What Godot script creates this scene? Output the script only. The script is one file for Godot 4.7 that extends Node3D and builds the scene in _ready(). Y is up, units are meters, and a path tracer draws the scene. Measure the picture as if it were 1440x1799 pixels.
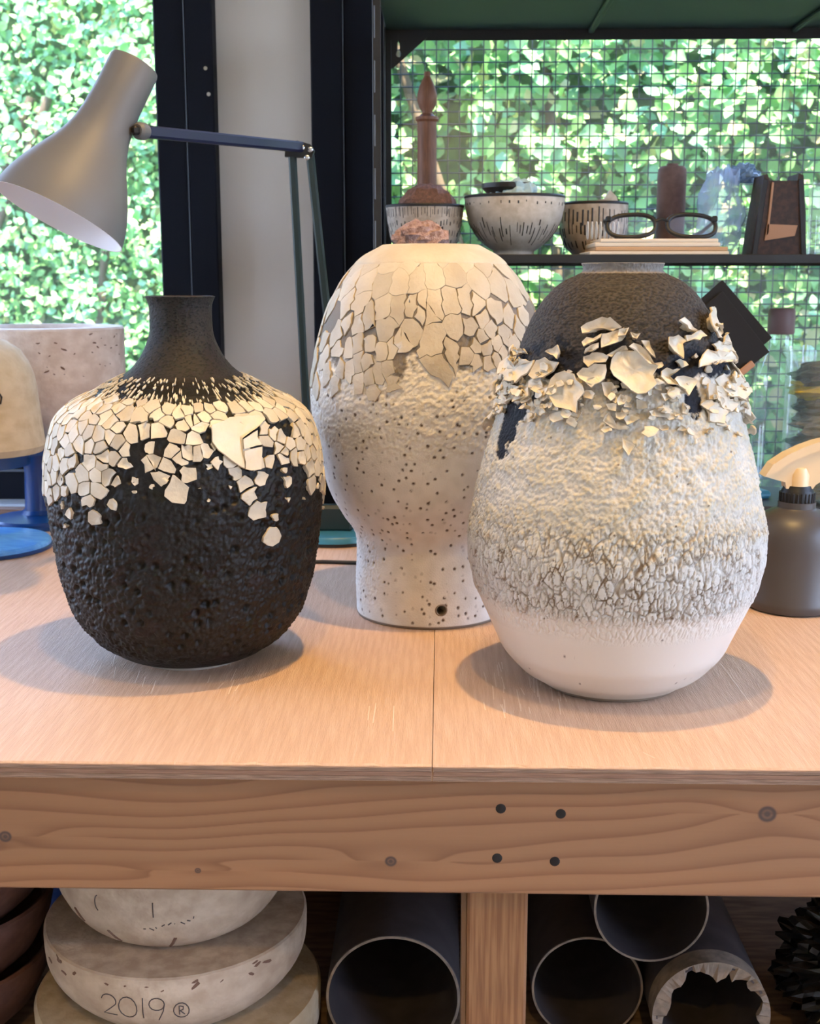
extends Node3D
const BOTTLE_PROFILE := [
	0, 0.064, 0.004, 0.067, 0.01, 0.086, 0.02, 0.103, 0.032, 0.119, 0.055, 0.137, 0.072, 0.1465, 0.1, 0.155, 0.125, 0.161,
	0.156, 0.165, 0.187, 0.1687, 0.218, 0.172, 0.25, 0.1705, 0.273, 0.167, 0.3, 0.1598, 0.315, 0.152, 0.331, 0.133, 0.3405, 0.1148,
	0.3546, 0.0905, 0.3638, 0.0715, 0.3722, 0.061, 0.3813, 0.0535, 0.39, 0.048, 0.402, 0.0425, 0.4135, 0.039, 0.426, 0.038, 0.438, 0.038,
	0.4474, 0.0385, 0.4543, 0.0405, 0.458, 0.0425,
]
const HEAD_PROFILE := [
	0, 0.105, 0.006, 0.107, 0.05, 0.1074, 0.087, 0.1062, 0.105, 0.106, 0.12, 0.109, 0.132, 0.1155, 0.142, 0.123, 0.155, 0.131,
	0.172, 0.1405, 0.197, 0.1496, 0.2285, 0.1574, 0.25, 0.1614, 0.28, 0.1667, 0.304, 0.169, 0.3186, 0.1697, 0.34, 0.1676, 0.359, 0.165,
	0.383, 0.1603, 0.406, 0.1542, 0.424, 0.1496, 0.443, 0.1426, 0.46, 0.1333, 0.48, 0.1217, 0.495, 0.1084, 0.509, 0.0926, 0.519, 0.074,
	0.5235, 0.066,
]
const EGG_PROFILE := [
	0, 0.08, 0.004, 0.084, 0.01, 0.0925, 0.019, 0.107, 0.033, 0.121, 0.0475, 0.1325, 0.065, 0.1405, 0.0865, 0.15, 0.104, 0.1575,
	0.118, 0.163, 0.143, 0.1686, 0.16, 0.172, 0.177, 0.1726, 0.2, 0.1703, 0.229, 0.1653, 0.2526, 0.161, 0.28, 0.154, 0.303, 0.147,
	0.33, 0.139, 0.35, 0.134, 0.37, 0.1275, 0.3826, 0.123, 0.402, 0.1165, 0.415, 0.1122, 0.428, 0.1067, 0.438, 0.1018, 0.4476, 0.0956,
	0.456, 0.09, 0.4637, 0.083, 0.472, 0.0745, 0.479, 0.064, 0.484, 0.053, 0.488, 0.0465, 0.4925, 0.0462, 0.4963, 0.0478,
]
const BOTTLE_PLATES := [
	-412, 3316, 210, -439, 3236, 172, -300, 3288, 191, -450, 3113, 153, -359, 3120, 172, -308, 3192, 172,
	-214, 3173, 210, -394, 3023, 153, -308, 3051, 153, -347, 2931, 153, -283, 2932, 172, -233, 2896, 153,
	-193, 3035, 153, -173, 3113, 134, -156, 2984, 134, -275, 2731, 143, -214, 2809, 134, -220, 2707, 124,
	-159, 2806, 200, -121, 2749, 105, -309, 2598, 162, -237, 2602, 143, -185, 2588, 143, -296, 2427, 162,
	-281, 2315, 115, -153, 2548, 95, -167, 2293, 86, -419, 2378, 95, -427, 2669, 115, -449, 2487, 95,
	-374, 2731, 115, -399, 2839, 115, -463, 2787, 115, -391, 2114, 86, -434, 1950, 40, -443, 2191, 53,
	-156, 3270, 172, -87, 3264, 181, -94, 3065, 248, -51, 3089, 210, 2, 3256, 153, 43, 3194, 115,
	12, 3111, 153, 91, 3275, 153, 130, 3304, 134, 109, 3147, 115, 88, 3056, 239, 145, 3201, 134,
	-17, 2926, 105, -8, 2783, 143, 63, 2881, 153, 96, 2814, 115, 126, 2867, 134, 47, 2738, 191,
	24, 2593, 134, 77, 2512, 229, 127, 2633, 115, -27, 2760, 115, -78, 2567, 50, -75, 2448, 37,
	-11, 2497, 50, -45, 2168, 29, -217, 3317, 134, -197, 3368, 115, -112, 3373, 115, -318, 3378, 153,
	-250, 2111, 115, 191, 3324, 145, 241, 3311, 145, 295, 3316, 165, 203, 3240, 136, 274, 3234, 155,
	181, 3116, 165, 163, 3202, 136, 383, 3296, 194, 444, 3298, 174, 498, 3300, 136, 464, 3060, 165,
	551, 3212, 165, 604, 3200, 165, 463, 2920, 155, 511, 3002, 116, 542, 2958, 136, 524, 2845, 116,
	583, 2863, 155, 461, 2733, 145, 528, 2713, 165, 533, 2591, 53, 544, 2454, 93, 655, 2997, 184,
	686, 3181, 155, 770, 3159, 174, 957, 3093, 174, 748, 2918, 174, 663, 2849, 145, 814, 2807, 165,
	975, 2943, 155, 768, 2699, 165, 712, 2546, 155, 964, 2500, 174, 914, 2352, 136, 941, 2154, 136,
	942, 2048, 97, 775, 2290, 53, 966, 2710, 155, 963, 2605, 155, 955, 2384, 136, 940, 1929, 37,
	310, 2620, 107, 336, 2486, 155, 356, 2362, 145, 415, 2534, 116, 391, 2172, 159, 474, 2053, 53,
	460, 1835, 155, 544, 2246, 37, 644, 2214, 32, 286, 2474, 35, 171, 2472, 35, 196, 2339, 35,
	162, 2872, 145, 188, 2880, 116, 206, 2708, 53, 233, 2745, 87, 862, 2956, 136, 548, 2790, 116,
]
const BOTTLE_BARE := [
	15, 2927, -83, 2890, -59, 2725, 207, 3036, 263, 3040, 334, 3119, 408, 3117, 316, 2861, 384, 2789,
	395, 2948, 418, 2862, 499, 2686, 429, 3079, 352, 2692, 274, 2903, 609, 3058, 455, 2817,
]
const BOTTLE_EDGE := [
	-1000, 2500, -489, 2234, -476, 1895, -385, 2273, -300, 2496, -258, 2278, -192, 2614, -130, 2623, -87, 2846,
	-24, 2881, 6, 2757, 49, 2662, 84, 2419, 125, 2658, 176, 2872, 227, 2835, 279, 2668, 336, 2610,
	399, 2620, 424, 2402, 470, 2684, 509, 2572, 565, 2673, 636, 2796, 669, 2477, 741, 2284, 944, 2110,
	940, 1950, 938, 2024, 1000, 2550,
]
const BOTTLE_FLAKE_MAIN := [
	227, 3133, 258, 3154, 313, 3203, 386, 3209, 459, 3207, 488, 3158, 424, 3080, 345, 2988, 342, 2833,
	340, 2657, 325, 2677, 281, 2765, 243, 2873, 219, 2967,
]
const BOTTLE_FLAKE_UPPER := [
	428, 3073, 420, 2989, 433, 2899, 346, 2872, 349, 2981,
]
const BOTTLE_FLAKE_LOWER := [
	347, 2857, 432, 2884, 418, 2757, 412, 2630, 367, 2620, 343, 2655,
]
const HEAD_PLATES := [
	-248, 4406, 378, -217, 4141, 479, -169, 4432, 378, -82, 4434, 378, -44, 4398, 328, -2, 4410, 378,
	-85, 4115, 303, -133, 3975, 227, -220, 3875, 277, -177, 3889, 202, -292, 3943, 177, -329, 4282, 328,
	-374, 4194, 252, -408, 4475, 378, -370, 3961, 227, -538, 4044, 277, -500, 3836, 202, -611, 3757, 277,
	-459, 4201, 202, -413, 3883, 202, -341, 3694, 252, -303, 3734, 177, -235, 3582, 328, -328, 3499, 227,
	-459, 3617, 202, -807, 4093, 227, -810, 3883, 227, -651, 3956, 202, -194, 3634, 202, -395, 3626, 227,
	-555, 3538, 202, -512, 4446, 353, -711, 4463, 353, -747, 3644, 227, -775, 3441, 202, -805, 4250, 252,
	-854, 4692, 429, -588, 4720, 429, -421, 4722, 429, -289, 4723, 454, -178, 4747, 454, -74, 4772, 454,
	-471, 4997, 454, -291, 4969, 454, -145, 4981, 454, -647, 4923, 429, -671, 3334, 227, -482, 3400, 202,
	-254, 3336, 151, -163, 3454, 151, -277, 3529, 151, 12, 4446, 429, 124, 4482, 454, 160, 4845, 504,
	304, 4723, 504, 19, 4845, 454, 16, 3978, 429, 29, 3678, 429, 129, 4169, 353, 191, 4143, 252,
	110, 3881, 404, 263, 4043, 252, 218, 3913, 227, 177, 3830, 202, 280, 4261, 189, 306, 4150, 177,
	359, 4355, 277, 445, 4253, 277, 498, 4125, 277, 387, 4048, 227, 276, 3885, 202, 344, 3941, 177,
	360, 3842, 151, 437, 3957, 202, 322, 3760, 202, 256, 4455, 378, 195, 4505, 378, 453, 4722, 454,
	563, 4546, 429, 84, 5080, 479, 251, 5044, 479, 409, 4970, 479, 645, 4936, 479, 756, 4770, 429,
	-33, 4446, 303, 280, 3715, 151, 212, 3744, 151, 570, 4295, 252,
]
const HEAD_BARE := [
	-591, 4241, -502, 3685, -123, 3723, 182, 3987, -9, 3485,
]
const EGG_FLAKES := [
	[10, 8, -300, 4225, -268, 4305, -187, 4367, -112, 4329, -75, 4270, -125, 4235, -204, 4223, -279, 4186],
	[8, 2, -278, 4126, -228, 4178, -187, 4209, -189, 4140, -269, 4067],
	[9, 2, -181, 4189, -72, 4241, -56, 4172, -105, 4092, -174, 4051, -185, 4120],
	[8, 2, -269, 3997, -263, 4057, -193, 4115, -187, 4050, -248, 3998],
	[11, 4, -263, 3953, -188, 4021, -132, 3974, -140, 3914, -229, 3856, -256, 3889],
	[10, 5, -288, 3777, -248, 3850, -149, 3899, -138, 3728, -207, 3626, -242, 3682],
	[16, 6, -130, 3934, -108, 4012, -65, 4036, -14, 3995, 37, 3919, 79, 3848, 64, 3743, 68, 3673, 33, 3568, -1, 3550, -35, 3608, -69, 3684, -108, 3759, -124, 3846],
	[19, 6, -30, 4094, 10, 4079, 39, 4005, 71, 3897, 77, 3848, 41, 3868, 4, 3986, -50, 4044],
	[11, 7, -406, 3696, -357, 3791, -302, 3766, -250, 3652, -237, 3594, -261, 3493, -257, 3374, -310, 3408, -355, 3442, -400, 3495, -407, 3605],
	[9, 4, -552, 3727, -539, 3883, -485, 3940, -402, 3887, -413, 3795, -451, 3720, -510, 3692],
	[10, 5, -752, 3909, -557, 3891, -572, 3745, -627, 3622, -759, 3641, -944, 3729, -943, 3862, -748, 3835],
	[9, 4, -494, 3990, -418, 4057, -396, 4008, -398, 3908, -448, 3954],
	[7, 2, -557, 3675, -466, 3698, -450, 3629, -540, 3585],
	[8, 3, -944, 3529, -755, 3631, -613, 3604, -629, 3528, -914, 3441],
	[7, 3, -940, 3396, -637, 3521, -724, 3402, -921, 3278],
	[8, 3, -467, 3576, -422, 3633, -399, 3506, -454, 3477],
	[9, 4, -160, 3698, -119, 3700, -87, 3652, -113, 3612, -71, 3555, -94, 3496, -143, 3581],
	[15, 4, -142, 3973, -104, 4033, -55, 4083, -47, 4034, -94, 4004, -121, 3944],
	[6, 3, -594, 3555, -553, 3614, -536, 3524, -590, 3452, -620, 3488],
	[5, 2, -483, 3411, -410, 3484, -395, 3426, -444, 3367],
	[6, 2, -394, 3355, -332, 3385, -318, 3317, -361, 3250, -393, 3285],
	[5, 2, -305, 3329, -265, 3344, -255, 3246, -304, 3240],
	[7, 3, -940, 3928, -945, 3861, -943, 3773, -939, 3861],
	[8, 4, -946, 3961, -674, 4013, -647, 3964, -780, 3927],
	[12, 6, 526, 4418, 690, 4443, 787, 4397, 783, 4376, 785, 4291, 641, 4227, 556, 4274, 580, 4159, 524, 4118, 448, 4178, 463, 4319],
	[11, 4, 233, 4317, 279, 4346, 318, 4285, 392, 4202, 345, 4199, 271, 4257],
	[13, 5, 161, 4151, 223, 4189, 266, 4128, 237, 4079, 238, 4000, 212, 3922, 173, 3993, 148, 4082],
	[11, 4, 273, 4187, 369, 4203, 408, 4161, 346, 4124, 271, 4118],
	[12, 5, 303, 3917, 381, 4012, 482, 4004, 698, 3961, 783, 3856, 499, 3870, 373, 3862, 303, 3838],
	[10, 4, 473, 4086, 599, 4096, 783, 4047, 745, 3956, 529, 3979, 468, 4025],
	[9, 4, 618, 4136, 785, 4174, 782, 4058, 613, 4053],
	[12, 4, 107, 3828, 211, 3834, 157, 3738, 174, 3649, 125, 3671, 104, 3740],
	[13, 5, 217, 3774, 282, 3681, 227, 3558, 187, 3649, 169, 3718],
	[10, 4, 97, 3565, 162, 3640, 199, 3609, 166, 3542, 114, 3515],
	[10, 4, 351, 3665, 396, 3650, 396, 3510, 349, 3496, 336, 3597],
	[11, 4, 461, 3713, 537, 3774, 669, 3683, 782, 3535, 612, 3443, 509, 3513, 467, 3611],
	[9, 3, 782, 3696, 779, 3634, 776, 3484, 778, 3376, 782, 3525],
	[8, 3, 417, 3647, 465, 3601, 504, 3494, 592, 3426, 502, 3361, 421, 3416, 397, 3520],
	[6, 2, 342, 3487, 405, 3469, 468, 3367, 422, 3255, 337, 3288],
	[7, 3, -59, 3428, 8, 3420, 12, 3322, -45, 3253],
	[9, 3, -61, 3155, -21, 3108, -17, 3050, -36, 2953, -60, 3029],
	[11, 3, -93, 4230, -40, 4251, -51, 4172, -91, 4152],
	[14, 4, -40, 4211, 17, 4192, 5, 4133, -25, 4143],
	[12, 3, 21, 4123, 57, 4123, 82, 3926, 53, 3966],
	[9, 3, 36, 3614, 64, 3653, 71, 3575, 44, 3566],
	[9, 2, 75, 3711, 102, 3691, 104, 3613, 77, 3643],
	[9, 3, -142, 3375, -121, 3386, -82, 3242, -105, 3211, -137, 3287],
	[8, 2, -136, 3484, -93, 3486, -92, 3407, -126, 3416],
	[6, 2, -4, 3537, 43, 3517, 33, 3429, -9, 3439],
	[6, 2, 212, 3490, 240, 3458, 230, 3351, 198, 3393],
	[5, 2, 68, 3429, 134, 3426, 127, 3348, 75, 3360],
]
const BENCH_SCRATCHES := [
	-398, -313, -399, -339, -422, -274, -428, -325, -289, -300, -289, -330, -411, -312, -422, -372, -264, -228, -261, -252,
	-367, -247, -373, -299, -269, -318, -271, -367, -342, -305, -341, -327, -242, -222, -241, -250, -253, -257, -254, -308,
	-335, -274, -336, -310, -406, -286, -404, -306, -418, -246, -424, -284, -344, -283, -341, -309, -360, -301, -360, -331,
	-355, -233, -360, -272, -264, -317, -266, -345, -280, -251, -282, -281, -398, -267, -407, -313, -248, -211, -250, -264,
	-435, -288, -441, -339, -339, -210, -344, -258, -384, -302, -384, -326, -344, -208, -344, -225, -434, -303, -436, -338,
	-388, -314, -388, -351, 77, -303, 75, -341, 126, -287, 126, -342, 73, -138, 72, -184, 132, -239, 135, -289,
	78, -237, 76, -284, 74, -155, 75, -201, 57, -265, 55, -303, 73, -158, 70, -183, 145, -211, 148, -256,
	140, -196, 145, -257, 107, -298, 109, -376, 136, -151, 138, -204, 131, -197, 134, -248, 116, -190, 118, -260,
	156, -302, 164, -386, 126, -308, 128, -343, 147, -194, 146, -226, 115, -210, 119, -282, 79, -315, 79, -343,
	147, -294, 153, -366, 140, -214, 142, -248, 122, -253, 127, -321, 100, -217, 97, -243, 112, -224, 115, -280,
	68, -245, 68, -299, 52, -163, 51, -190, 109, -243, 110, -285, 76, -223, 77, -253, 63, -199, 64, -249,
	92, -160, 93, -186, 146, -279, 150, -352, 92, -170, 92, -236, 73, -286, 73, -332, 102, -153, 102, -176,
	356, -346, 357, -182, -73, -119, -73, -184, -79, -128, -80, -174, -50, -94, -52, -175, 210, -40, 220, -24,
]
# ---------------------------------------------------------------- helpers
var taken := {}
var M := {}
var noise_pictures := {}

func numbered(called: String) -> String:
	var n: int = taken.get(called, 0)
	taken[called] = n + 1
	return called if n == 0 else "%s_%03d" % [called, n]

func thing(called: String, label: String, category: String, at := Vector3.ZERO, group := "") -> Node3D:
	var o := Node3D.new()
	o.name = numbered(called)
	add_child(o, true)
	o.position = at
	tag(o, label, category, group)
	return o

func tag(o: Node3D, label: String, category: String, group := "") -> Node3D:
	o.set_meta("label", label)
	o.set_meta("category", category)
	if group != "":
		o.set_meta("group", group)
	return o

func part(called: String, mesh: Mesh, m: Material, parent: Node, at := Vector3.ZERO, turn := Vector3.ZERO) -> MeshInstance3D:
	var o := MeshInstance3D.new()
	o.name = numbered(called) if parent == self else called
	o.mesh = mesh
	o.material_override = m
	o.cast_shadow = GeometryInstance3D.SHADOW_CASTING_SETTING_ON
	parent.add_child(o, true)
	o.position = at
	o.rotation = turn
	return o

func struct(called: String, mesh: Mesh, m: Material, at := Vector3.ZERO) -> MeshInstance3D:
	var o := part(called, mesh, m, self, at)
	o.set_meta("kind", "structure")
	return o

func one(called: String, label: String, category: String, mesh: Mesh, m: Material, at := Vector3.ZERO, turn := Vector3.ZERO, group := "") -> MeshInstance3D:
	var o := part(called, mesh, m, self, at, turn)
	tag(o, label, category, group)
	return o

func noise(kind: int, frequency: float, number: int, octaves := 3) -> FastNoiseLite:
	var n := FastNoiseLite.new()
	n.noise_type = kind as FastNoiseLite.NoiseType
	n.frequency = frequency
	n.seed = number
	n.fractal_type = FastNoiseLite.FRACTAL_FBM if octaves > 1 else FastNoiseLite.FRACTAL_NONE
	n.fractal_octaves = octaves
	return n

func picture(key: String, frequency: float, octaves := 4, ramp: Gradient = null, cellular := false, side := 512) -> NoiseTexture2D:
	if noise_pictures.has(key):
		return noise_pictures[key]
	var t := NoiseTexture2D.new()
	t.width = side
	t.height = side
	t.seamless = true
	t.noise = noise(FastNoiseLite.TYPE_CELLULAR if cellular else FastNoiseLite.TYPE_SIMPLEX_SMOOTH, frequency, hash(key) % 1000, octaves)
	if ramp:
		t.color_ramp = ramp
	noise_pictures[key] = t
	return t

func ramp(colors: Array, offsets: Array) -> Gradient:
	var g := Gradient.new()
	g.colors = PackedColorArray(colors)
	g.offsets = PackedFloat32Array(offsets)
	return g

func mat(color: Color, rough := 0.6, metal := 0.0) -> StandardMaterial3D:
	var m := StandardMaterial3D.new()
	m.albedo_color = color
	m.roughness = rough
	m.metallic = metal
	return m

# a plain material with grain: a blotchy colour picture and fine relief, laid on from the world's three sides
func grained(key: String, a: Color, b: Color, rough: float, scale: Vector3, relief := 0.0, frequency := 0.02) -> StandardMaterial3D:
	var m := mat(Color.WHITE, rough)
	m.albedo_texture = picture("colour " + key, frequency, 5, ramp([a, a.lerp(b, 0.5), b], [0.25, 0.5, 0.75]))
	m.uv1_triplanar = true
	m.uv1_world_triplanar = true
	m.uv1_scale = scale
	if relief > 0.0:
		m.heightmap_enabled = true
		m.heightmap_scale = relief
		m.heightmap_texture = picture("relief", 0.06, 4)
	return m

func glass(alpha := 0.06, color := Color(0.9, 0.97, 0.95)) -> StandardMaterial3D:
	var m := mat(Color(color.r, color.g, color.b, alpha), 0.03)
	m.transparency = BaseMaterial3D.TRANSPARENCY_ALPHA
	return m

func starter() -> SurfaceTool:
	var st := SurfaceTool.new()
	st.begin(Mesh.PRIMITIVE_TRIANGLES)
	return st

func done(st: SurfaceTool) -> ArrayMesh:
	st.generate_normals()
	return st.commit()

func tri(st: SurfaceTool, a: Vector3, b: Vector3, c: Vector3) -> void:
	st.add_vertex(a)
	st.add_vertex(c)
	st.add_vertex(b)

func quad(st: SurfaceTool, a: Vector3, b: Vector3, c: Vector3, d: Vector3) -> void:
	tri(st, a, b, c)
	tri(st, a, c, d)

# box with chamfered edges
func add_box(st: SurfaceTool, mid: Vector3, size: Vector3, bevel := 0.002, turn := Basis.IDENTITY) -> void:
	st.set_smooth_group(0xFFFFFFFF)
	var h := size / 2.0
	bevel = minf(bevel, minf(h.x, minf(h.y, h.z)) * 0.9)
	var corner := func(sx: float, sy: float, sz: float, axis: int) -> Vector3:
		var v := Vector3(sx * (h.x - (0.0 if axis == 0 else bevel)), sy * (h.y - (0.0 if axis == 1 else bevel)), sz * (h.z - (0.0 if axis == 2 else bevel)))
		return mid + turn * v
	for s in [-1.0, 1.0]:
		for axis in 3:
			var p := []
			for k in [[-1.0, -1.0], [1.0, -1.0], [1.0, 1.0], [-1.0, 1.0]]:
				var w := [0.0, 0.0, 0.0]
				w[axis] = s
				w[(axis + 1) % 3] = k[0]
				w[(axis + 2) % 3] = k[1]
				p.append(corner.call(w[0], w[1], w[2], axis))
			if s > 0:
				quad(st, p[0], p[1], p[2], p[3])
			else:
				quad(st, p[3], p[2], p[1], p[0])
	for axis in 3:
		var a1 := (axis + 1) % 3
		var a2 := (axis + 2) % 3
		for s1 in [-1.0, 1.0]:
			for s2 in [-1.0, 1.0]:
				var p := []
				for e in [-1.0, 1.0]:
					var w := [0.0, 0.0, 0.0]
					w[axis] = e
					w[a1] = s1
					w[a2] = s2
					p.append(corner.call(w[0], w[1], w[2], a1))
					p.append(corner.call(w[0], w[1], w[2], a2))
				if s1 * s2 > 0:
					quad(st, p[0], p[1], p[3], p[2])
				else:
					quad(st, p[2], p[3], p[1], p[0])
	for sx in [-1.0, 1.0]:
		for sy in [-1.0, 1.0]:
			for sz in [-1.0, 1.0]:
				var a: Vector3 = corner.call(sx, sy, sz, 0)
				var b: Vector3 = corner.call(sx, sy, sz, 1)
				var c: Vector3 = corner.call(sx, sy, sz, 2)
				if sx * sy * sz > 0:
					tri(st, a, b, c)
				else:
					tri(st, a, c, b)

func box(size: Vector3, bevel := 0.002) -> ArrayMesh:
	var st := starter()
	add_box(st, Vector3.ZERO, size, bevel)
	return done(st)

# turned shape: pairs (radius, height); creases where the outline bends sharply
func add_lathe(st: SurfaceTool, pts: Array, sides := 48, where := Transform3D.IDENTITY, from := 0.0, to := TAU) -> void:
	var group := 1
	for i in pts.size() - 1:
		var p: Vector2 = pts[i]
		var q: Vector2 = pts[i + 1]
		if i > 0:
			var o: Vector2 = pts[i - 1]
			if (p - o).normalized().dot((q - p).normalized()) < 0.8:
				group += 1
		st.set_smooth_group(group)
		for k in sides:
			var a := lerpf(from, to, float(k) / sides)
			var b := lerpf(from, to, float(k + 1) / sides)
			if k == sides - 1 and is_equal_approx(to - from, TAU):
				b = from
			var v0 := where * Vector3(p.x * sin(a), p.y, p.x * cos(a))
			var v1 := where * Vector3(p.x * sin(b), p.y, p.x * cos(b))
			var v2 := where * Vector3(q.x * sin(b), q.y, q.x * cos(b))
			var v3 := where * Vector3(q.x * sin(a), q.y, q.x * cos(a))
			if p.x > 1e-6:
				tri(st, v0, v1, v2)
			if q.x > 1e-6:
				tri(st, v0, v2, v3)

func lathe(pts: Array, sides := 48, where := Transform3D.IDENTITY) -> ArrayMesh:
	var st := starter()
	add_lathe(st, pts, sides, where)
	return done(st)

# round bar through points
func add_tube(st: SurfaceTool, path: Array, radius: float, sides := 8, closed := false) -> void:
	st.set_smooth_group(1)
	var n := path.size()
	var rings := []
	var side := Vector3.ZERO
	for i in n:
		var before: Vector3 = path[(i - 1 + n) % n] if closed or i > 0 else path[i]
		var after: Vector3 = path[(i + 1) % n] if closed or i < n - 1 else path[i]
		var t := (after - before).normalized()
		if side == Vector3.ZERO:
			side = t.cross(Vector3.UP if absf(t.y) < 0.9 else Vector3.RIGHT).normalized()
		side = (side - t * side.dot(t)).normalized()
		var up := side.cross(t)
		var ring := []
		for k in sides:
			var a := TAU * k / sides
			ring.append(path[i] + (side * cos(a) + up * sin(a)) * radius)
		rings.append(ring)
	for i in (n if closed else n - 1):
		var r0: Array = rings[i]
		var r1: Array = rings[(i + 1) % n]
		for k in sides:
			quad(st, r0[k], r1[k], r1[(k + 1) % sides], r0[(k + 1) % sides])
	if not closed:
		st.set_smooth_group(2)
		for k in range(1, sides - 1):
			tri(st, rings[0][0], rings[0][k], rings[0][k + 1])
			tri(st, rings[n - 1][0], rings[n - 1][k + 1], rings[n - 1][k])

func tube(path: Array, radius: float, sides := 8, closed := false) -> ArrayMesh:
	var st := starter()
	add_tube(st, path, radius, sides, closed)
	return done(st)

# flat outline in x and y pushed out along z by depth, centred
func add_prism(st: SurfaceTool, outline: PackedVector2Array, depth: float, where := Transform3D.IDENTITY) -> void:
	var flat := Geometry2D.triangulate_polygon(outline)
	var clockwise := Geometry2D.is_polygon_clockwise(outline)
	st.set_smooth_group(0xFFFFFFFF)
	var z := depth / 2.0
	for i in range(0, flat.size(), 3):
		var a := outline[flat[i]]
		var b := outline[flat[i + 1]]
		var c := outline[flat[i + 2]]
		if (b - a).cross(c - a) < 0:
			var t := b
			b = c
			c = t
		tri(st, where * Vector3(a.x, a.y, z), where * Vector3(b.x, b.y, z), where * Vector3(c.x, c.y, z))
		tri(st, where * Vector3(a.x, a.y, -z), where * Vector3(c.x, c.y, -z), where * Vector3(b.x, b.y, -z))
	var n := outline.size()
	for i in n:
		var p := outline[i]
		var q := outline[(i + 1) % n]
		if clockwise:
			var t := p
			p = q
			q = t
		quad(st, where * Vector3(p.x, p.y, z), where * Vector3(p.x, p.y, -z), where * Vector3(q.x, q.y, -z), where * Vector3(q.x, q.y, z))

func prism(outline: PackedVector2Array, depth: float, where := Transform3D.IDENTITY) -> ArrayMesh:
	var st := starter()
	add_prism(st, outline, depth, where)
	return done(st)

func outline_of(list: Array, scale := 1.0) -> PackedVector2Array:
	var out := PackedVector2Array()
	for i in range(0, list.size(), 2):
		out.append(Vector2(list[i], list[i + 1]) * scale)
	return out

func pairs(list: Array) -> Array:
	var out := []
	for i in range(0, list.size(), 2):
		out.append(Vector2(list[i], list[i + 1]))
	return out

# ---------------------------------------------------------------- the ceramic vases: a turned outline with relief, and glaze plates laid on it
class Turned:
	var h := PackedFloat32Array()
	var r := PackedFloat32Array()
	var s := PackedFloat32Array()
	var top := 0.0
	func _init(list: Array) -> void:
		var n := list.size() / 2
		var raw_h := PackedFloat32Array()
		var raw_r := PackedFloat32Array()
		for i in n:
			raw_h.append(list[2 * i])
			raw_r.append(list[2 * i + 1])
		var fine := 14
		for i in n - 1:
			for k in fine:
				var t := float(k) / fine
				var a := maxi(i - 1, 0)
				var d := mini(i + 2, n - 1)
				h.append(lerpf(raw_h[i], raw_h[i + 1], t))
				# monotone-ish cubic through the radii, in terms of height
				var w := raw_h[i + 1] - raw_h[i]
				var m0 := (raw_r[i + 1] - raw_r[a]) / (raw_h[i + 1] - raw_h[a])
				var m1 := (raw_r[d] - raw_r[i]) / (raw_h[d] - raw_h[i])
				var t2 := t * t
				var t3 := t2 * t
				r.append((2 * t3 - 3 * t2 + 1) * raw_r[i] + (t3 - 2 * t2 + t) * w * m0 + (-2 * t3 + 3 * t2) * raw_r[i + 1] + (t3 - t2) * w * m1)
		h.append(raw_h[n - 1])
		r.append(raw_r[n - 1])
		s.append(0.0)
		for i in range(1, h.size()):
			s.append(s[i - 1] + Vector2(h[i] - h[i - 1], r[i] - r[i - 1]).length())
		top = h[h.size() - 1]
	func place(list: PackedFloat32Array, x: float) -> float:
		var i := clampi(list.bsearch(x), 1, list.size() - 1)
		return i - 1 + clampf((x - list[i - 1]) / maxf(list[i] - list[i - 1], 1e-7), 0.0, 1.0)
	func at(list: PackedFloat32Array, place_: float) -> float:
		var i := clampi(int(place_), 0, list.size() - 2)
		return lerpf(list[i], list[i + 1], place_ - i)
	func length_at(height: float) -> float:
		return at(s, place(h, height))
	func height_at(length: float) -> float:
		return at(h, place(s, length))
	func radius_at(height: float) -> float:
		return at(r, place(h, height))
	func slope(place_: float) -> Vector2: # outward normal as (radial, up)
		var i := clampi(int(place_), 0, h.size() - 2)
		var a := maxi(i - 3, 0)
		var b := mini(i + 4, h.size() - 1)
		return Vector2(h[b] - h[a], r[a] - r[b]).normalized()
	# point on the surface at that angle and height, lifted along its normal
	func point(angle: float, height: float, lift: float) -> Vector3:
		var k := place(h, height)
		var n := slope(k)
		var rad := at(r, k) + n.x * lift
		return Vector3(rad * sin(angle), at(h, k) + n.y * lift, rad * cos(angle))

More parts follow.
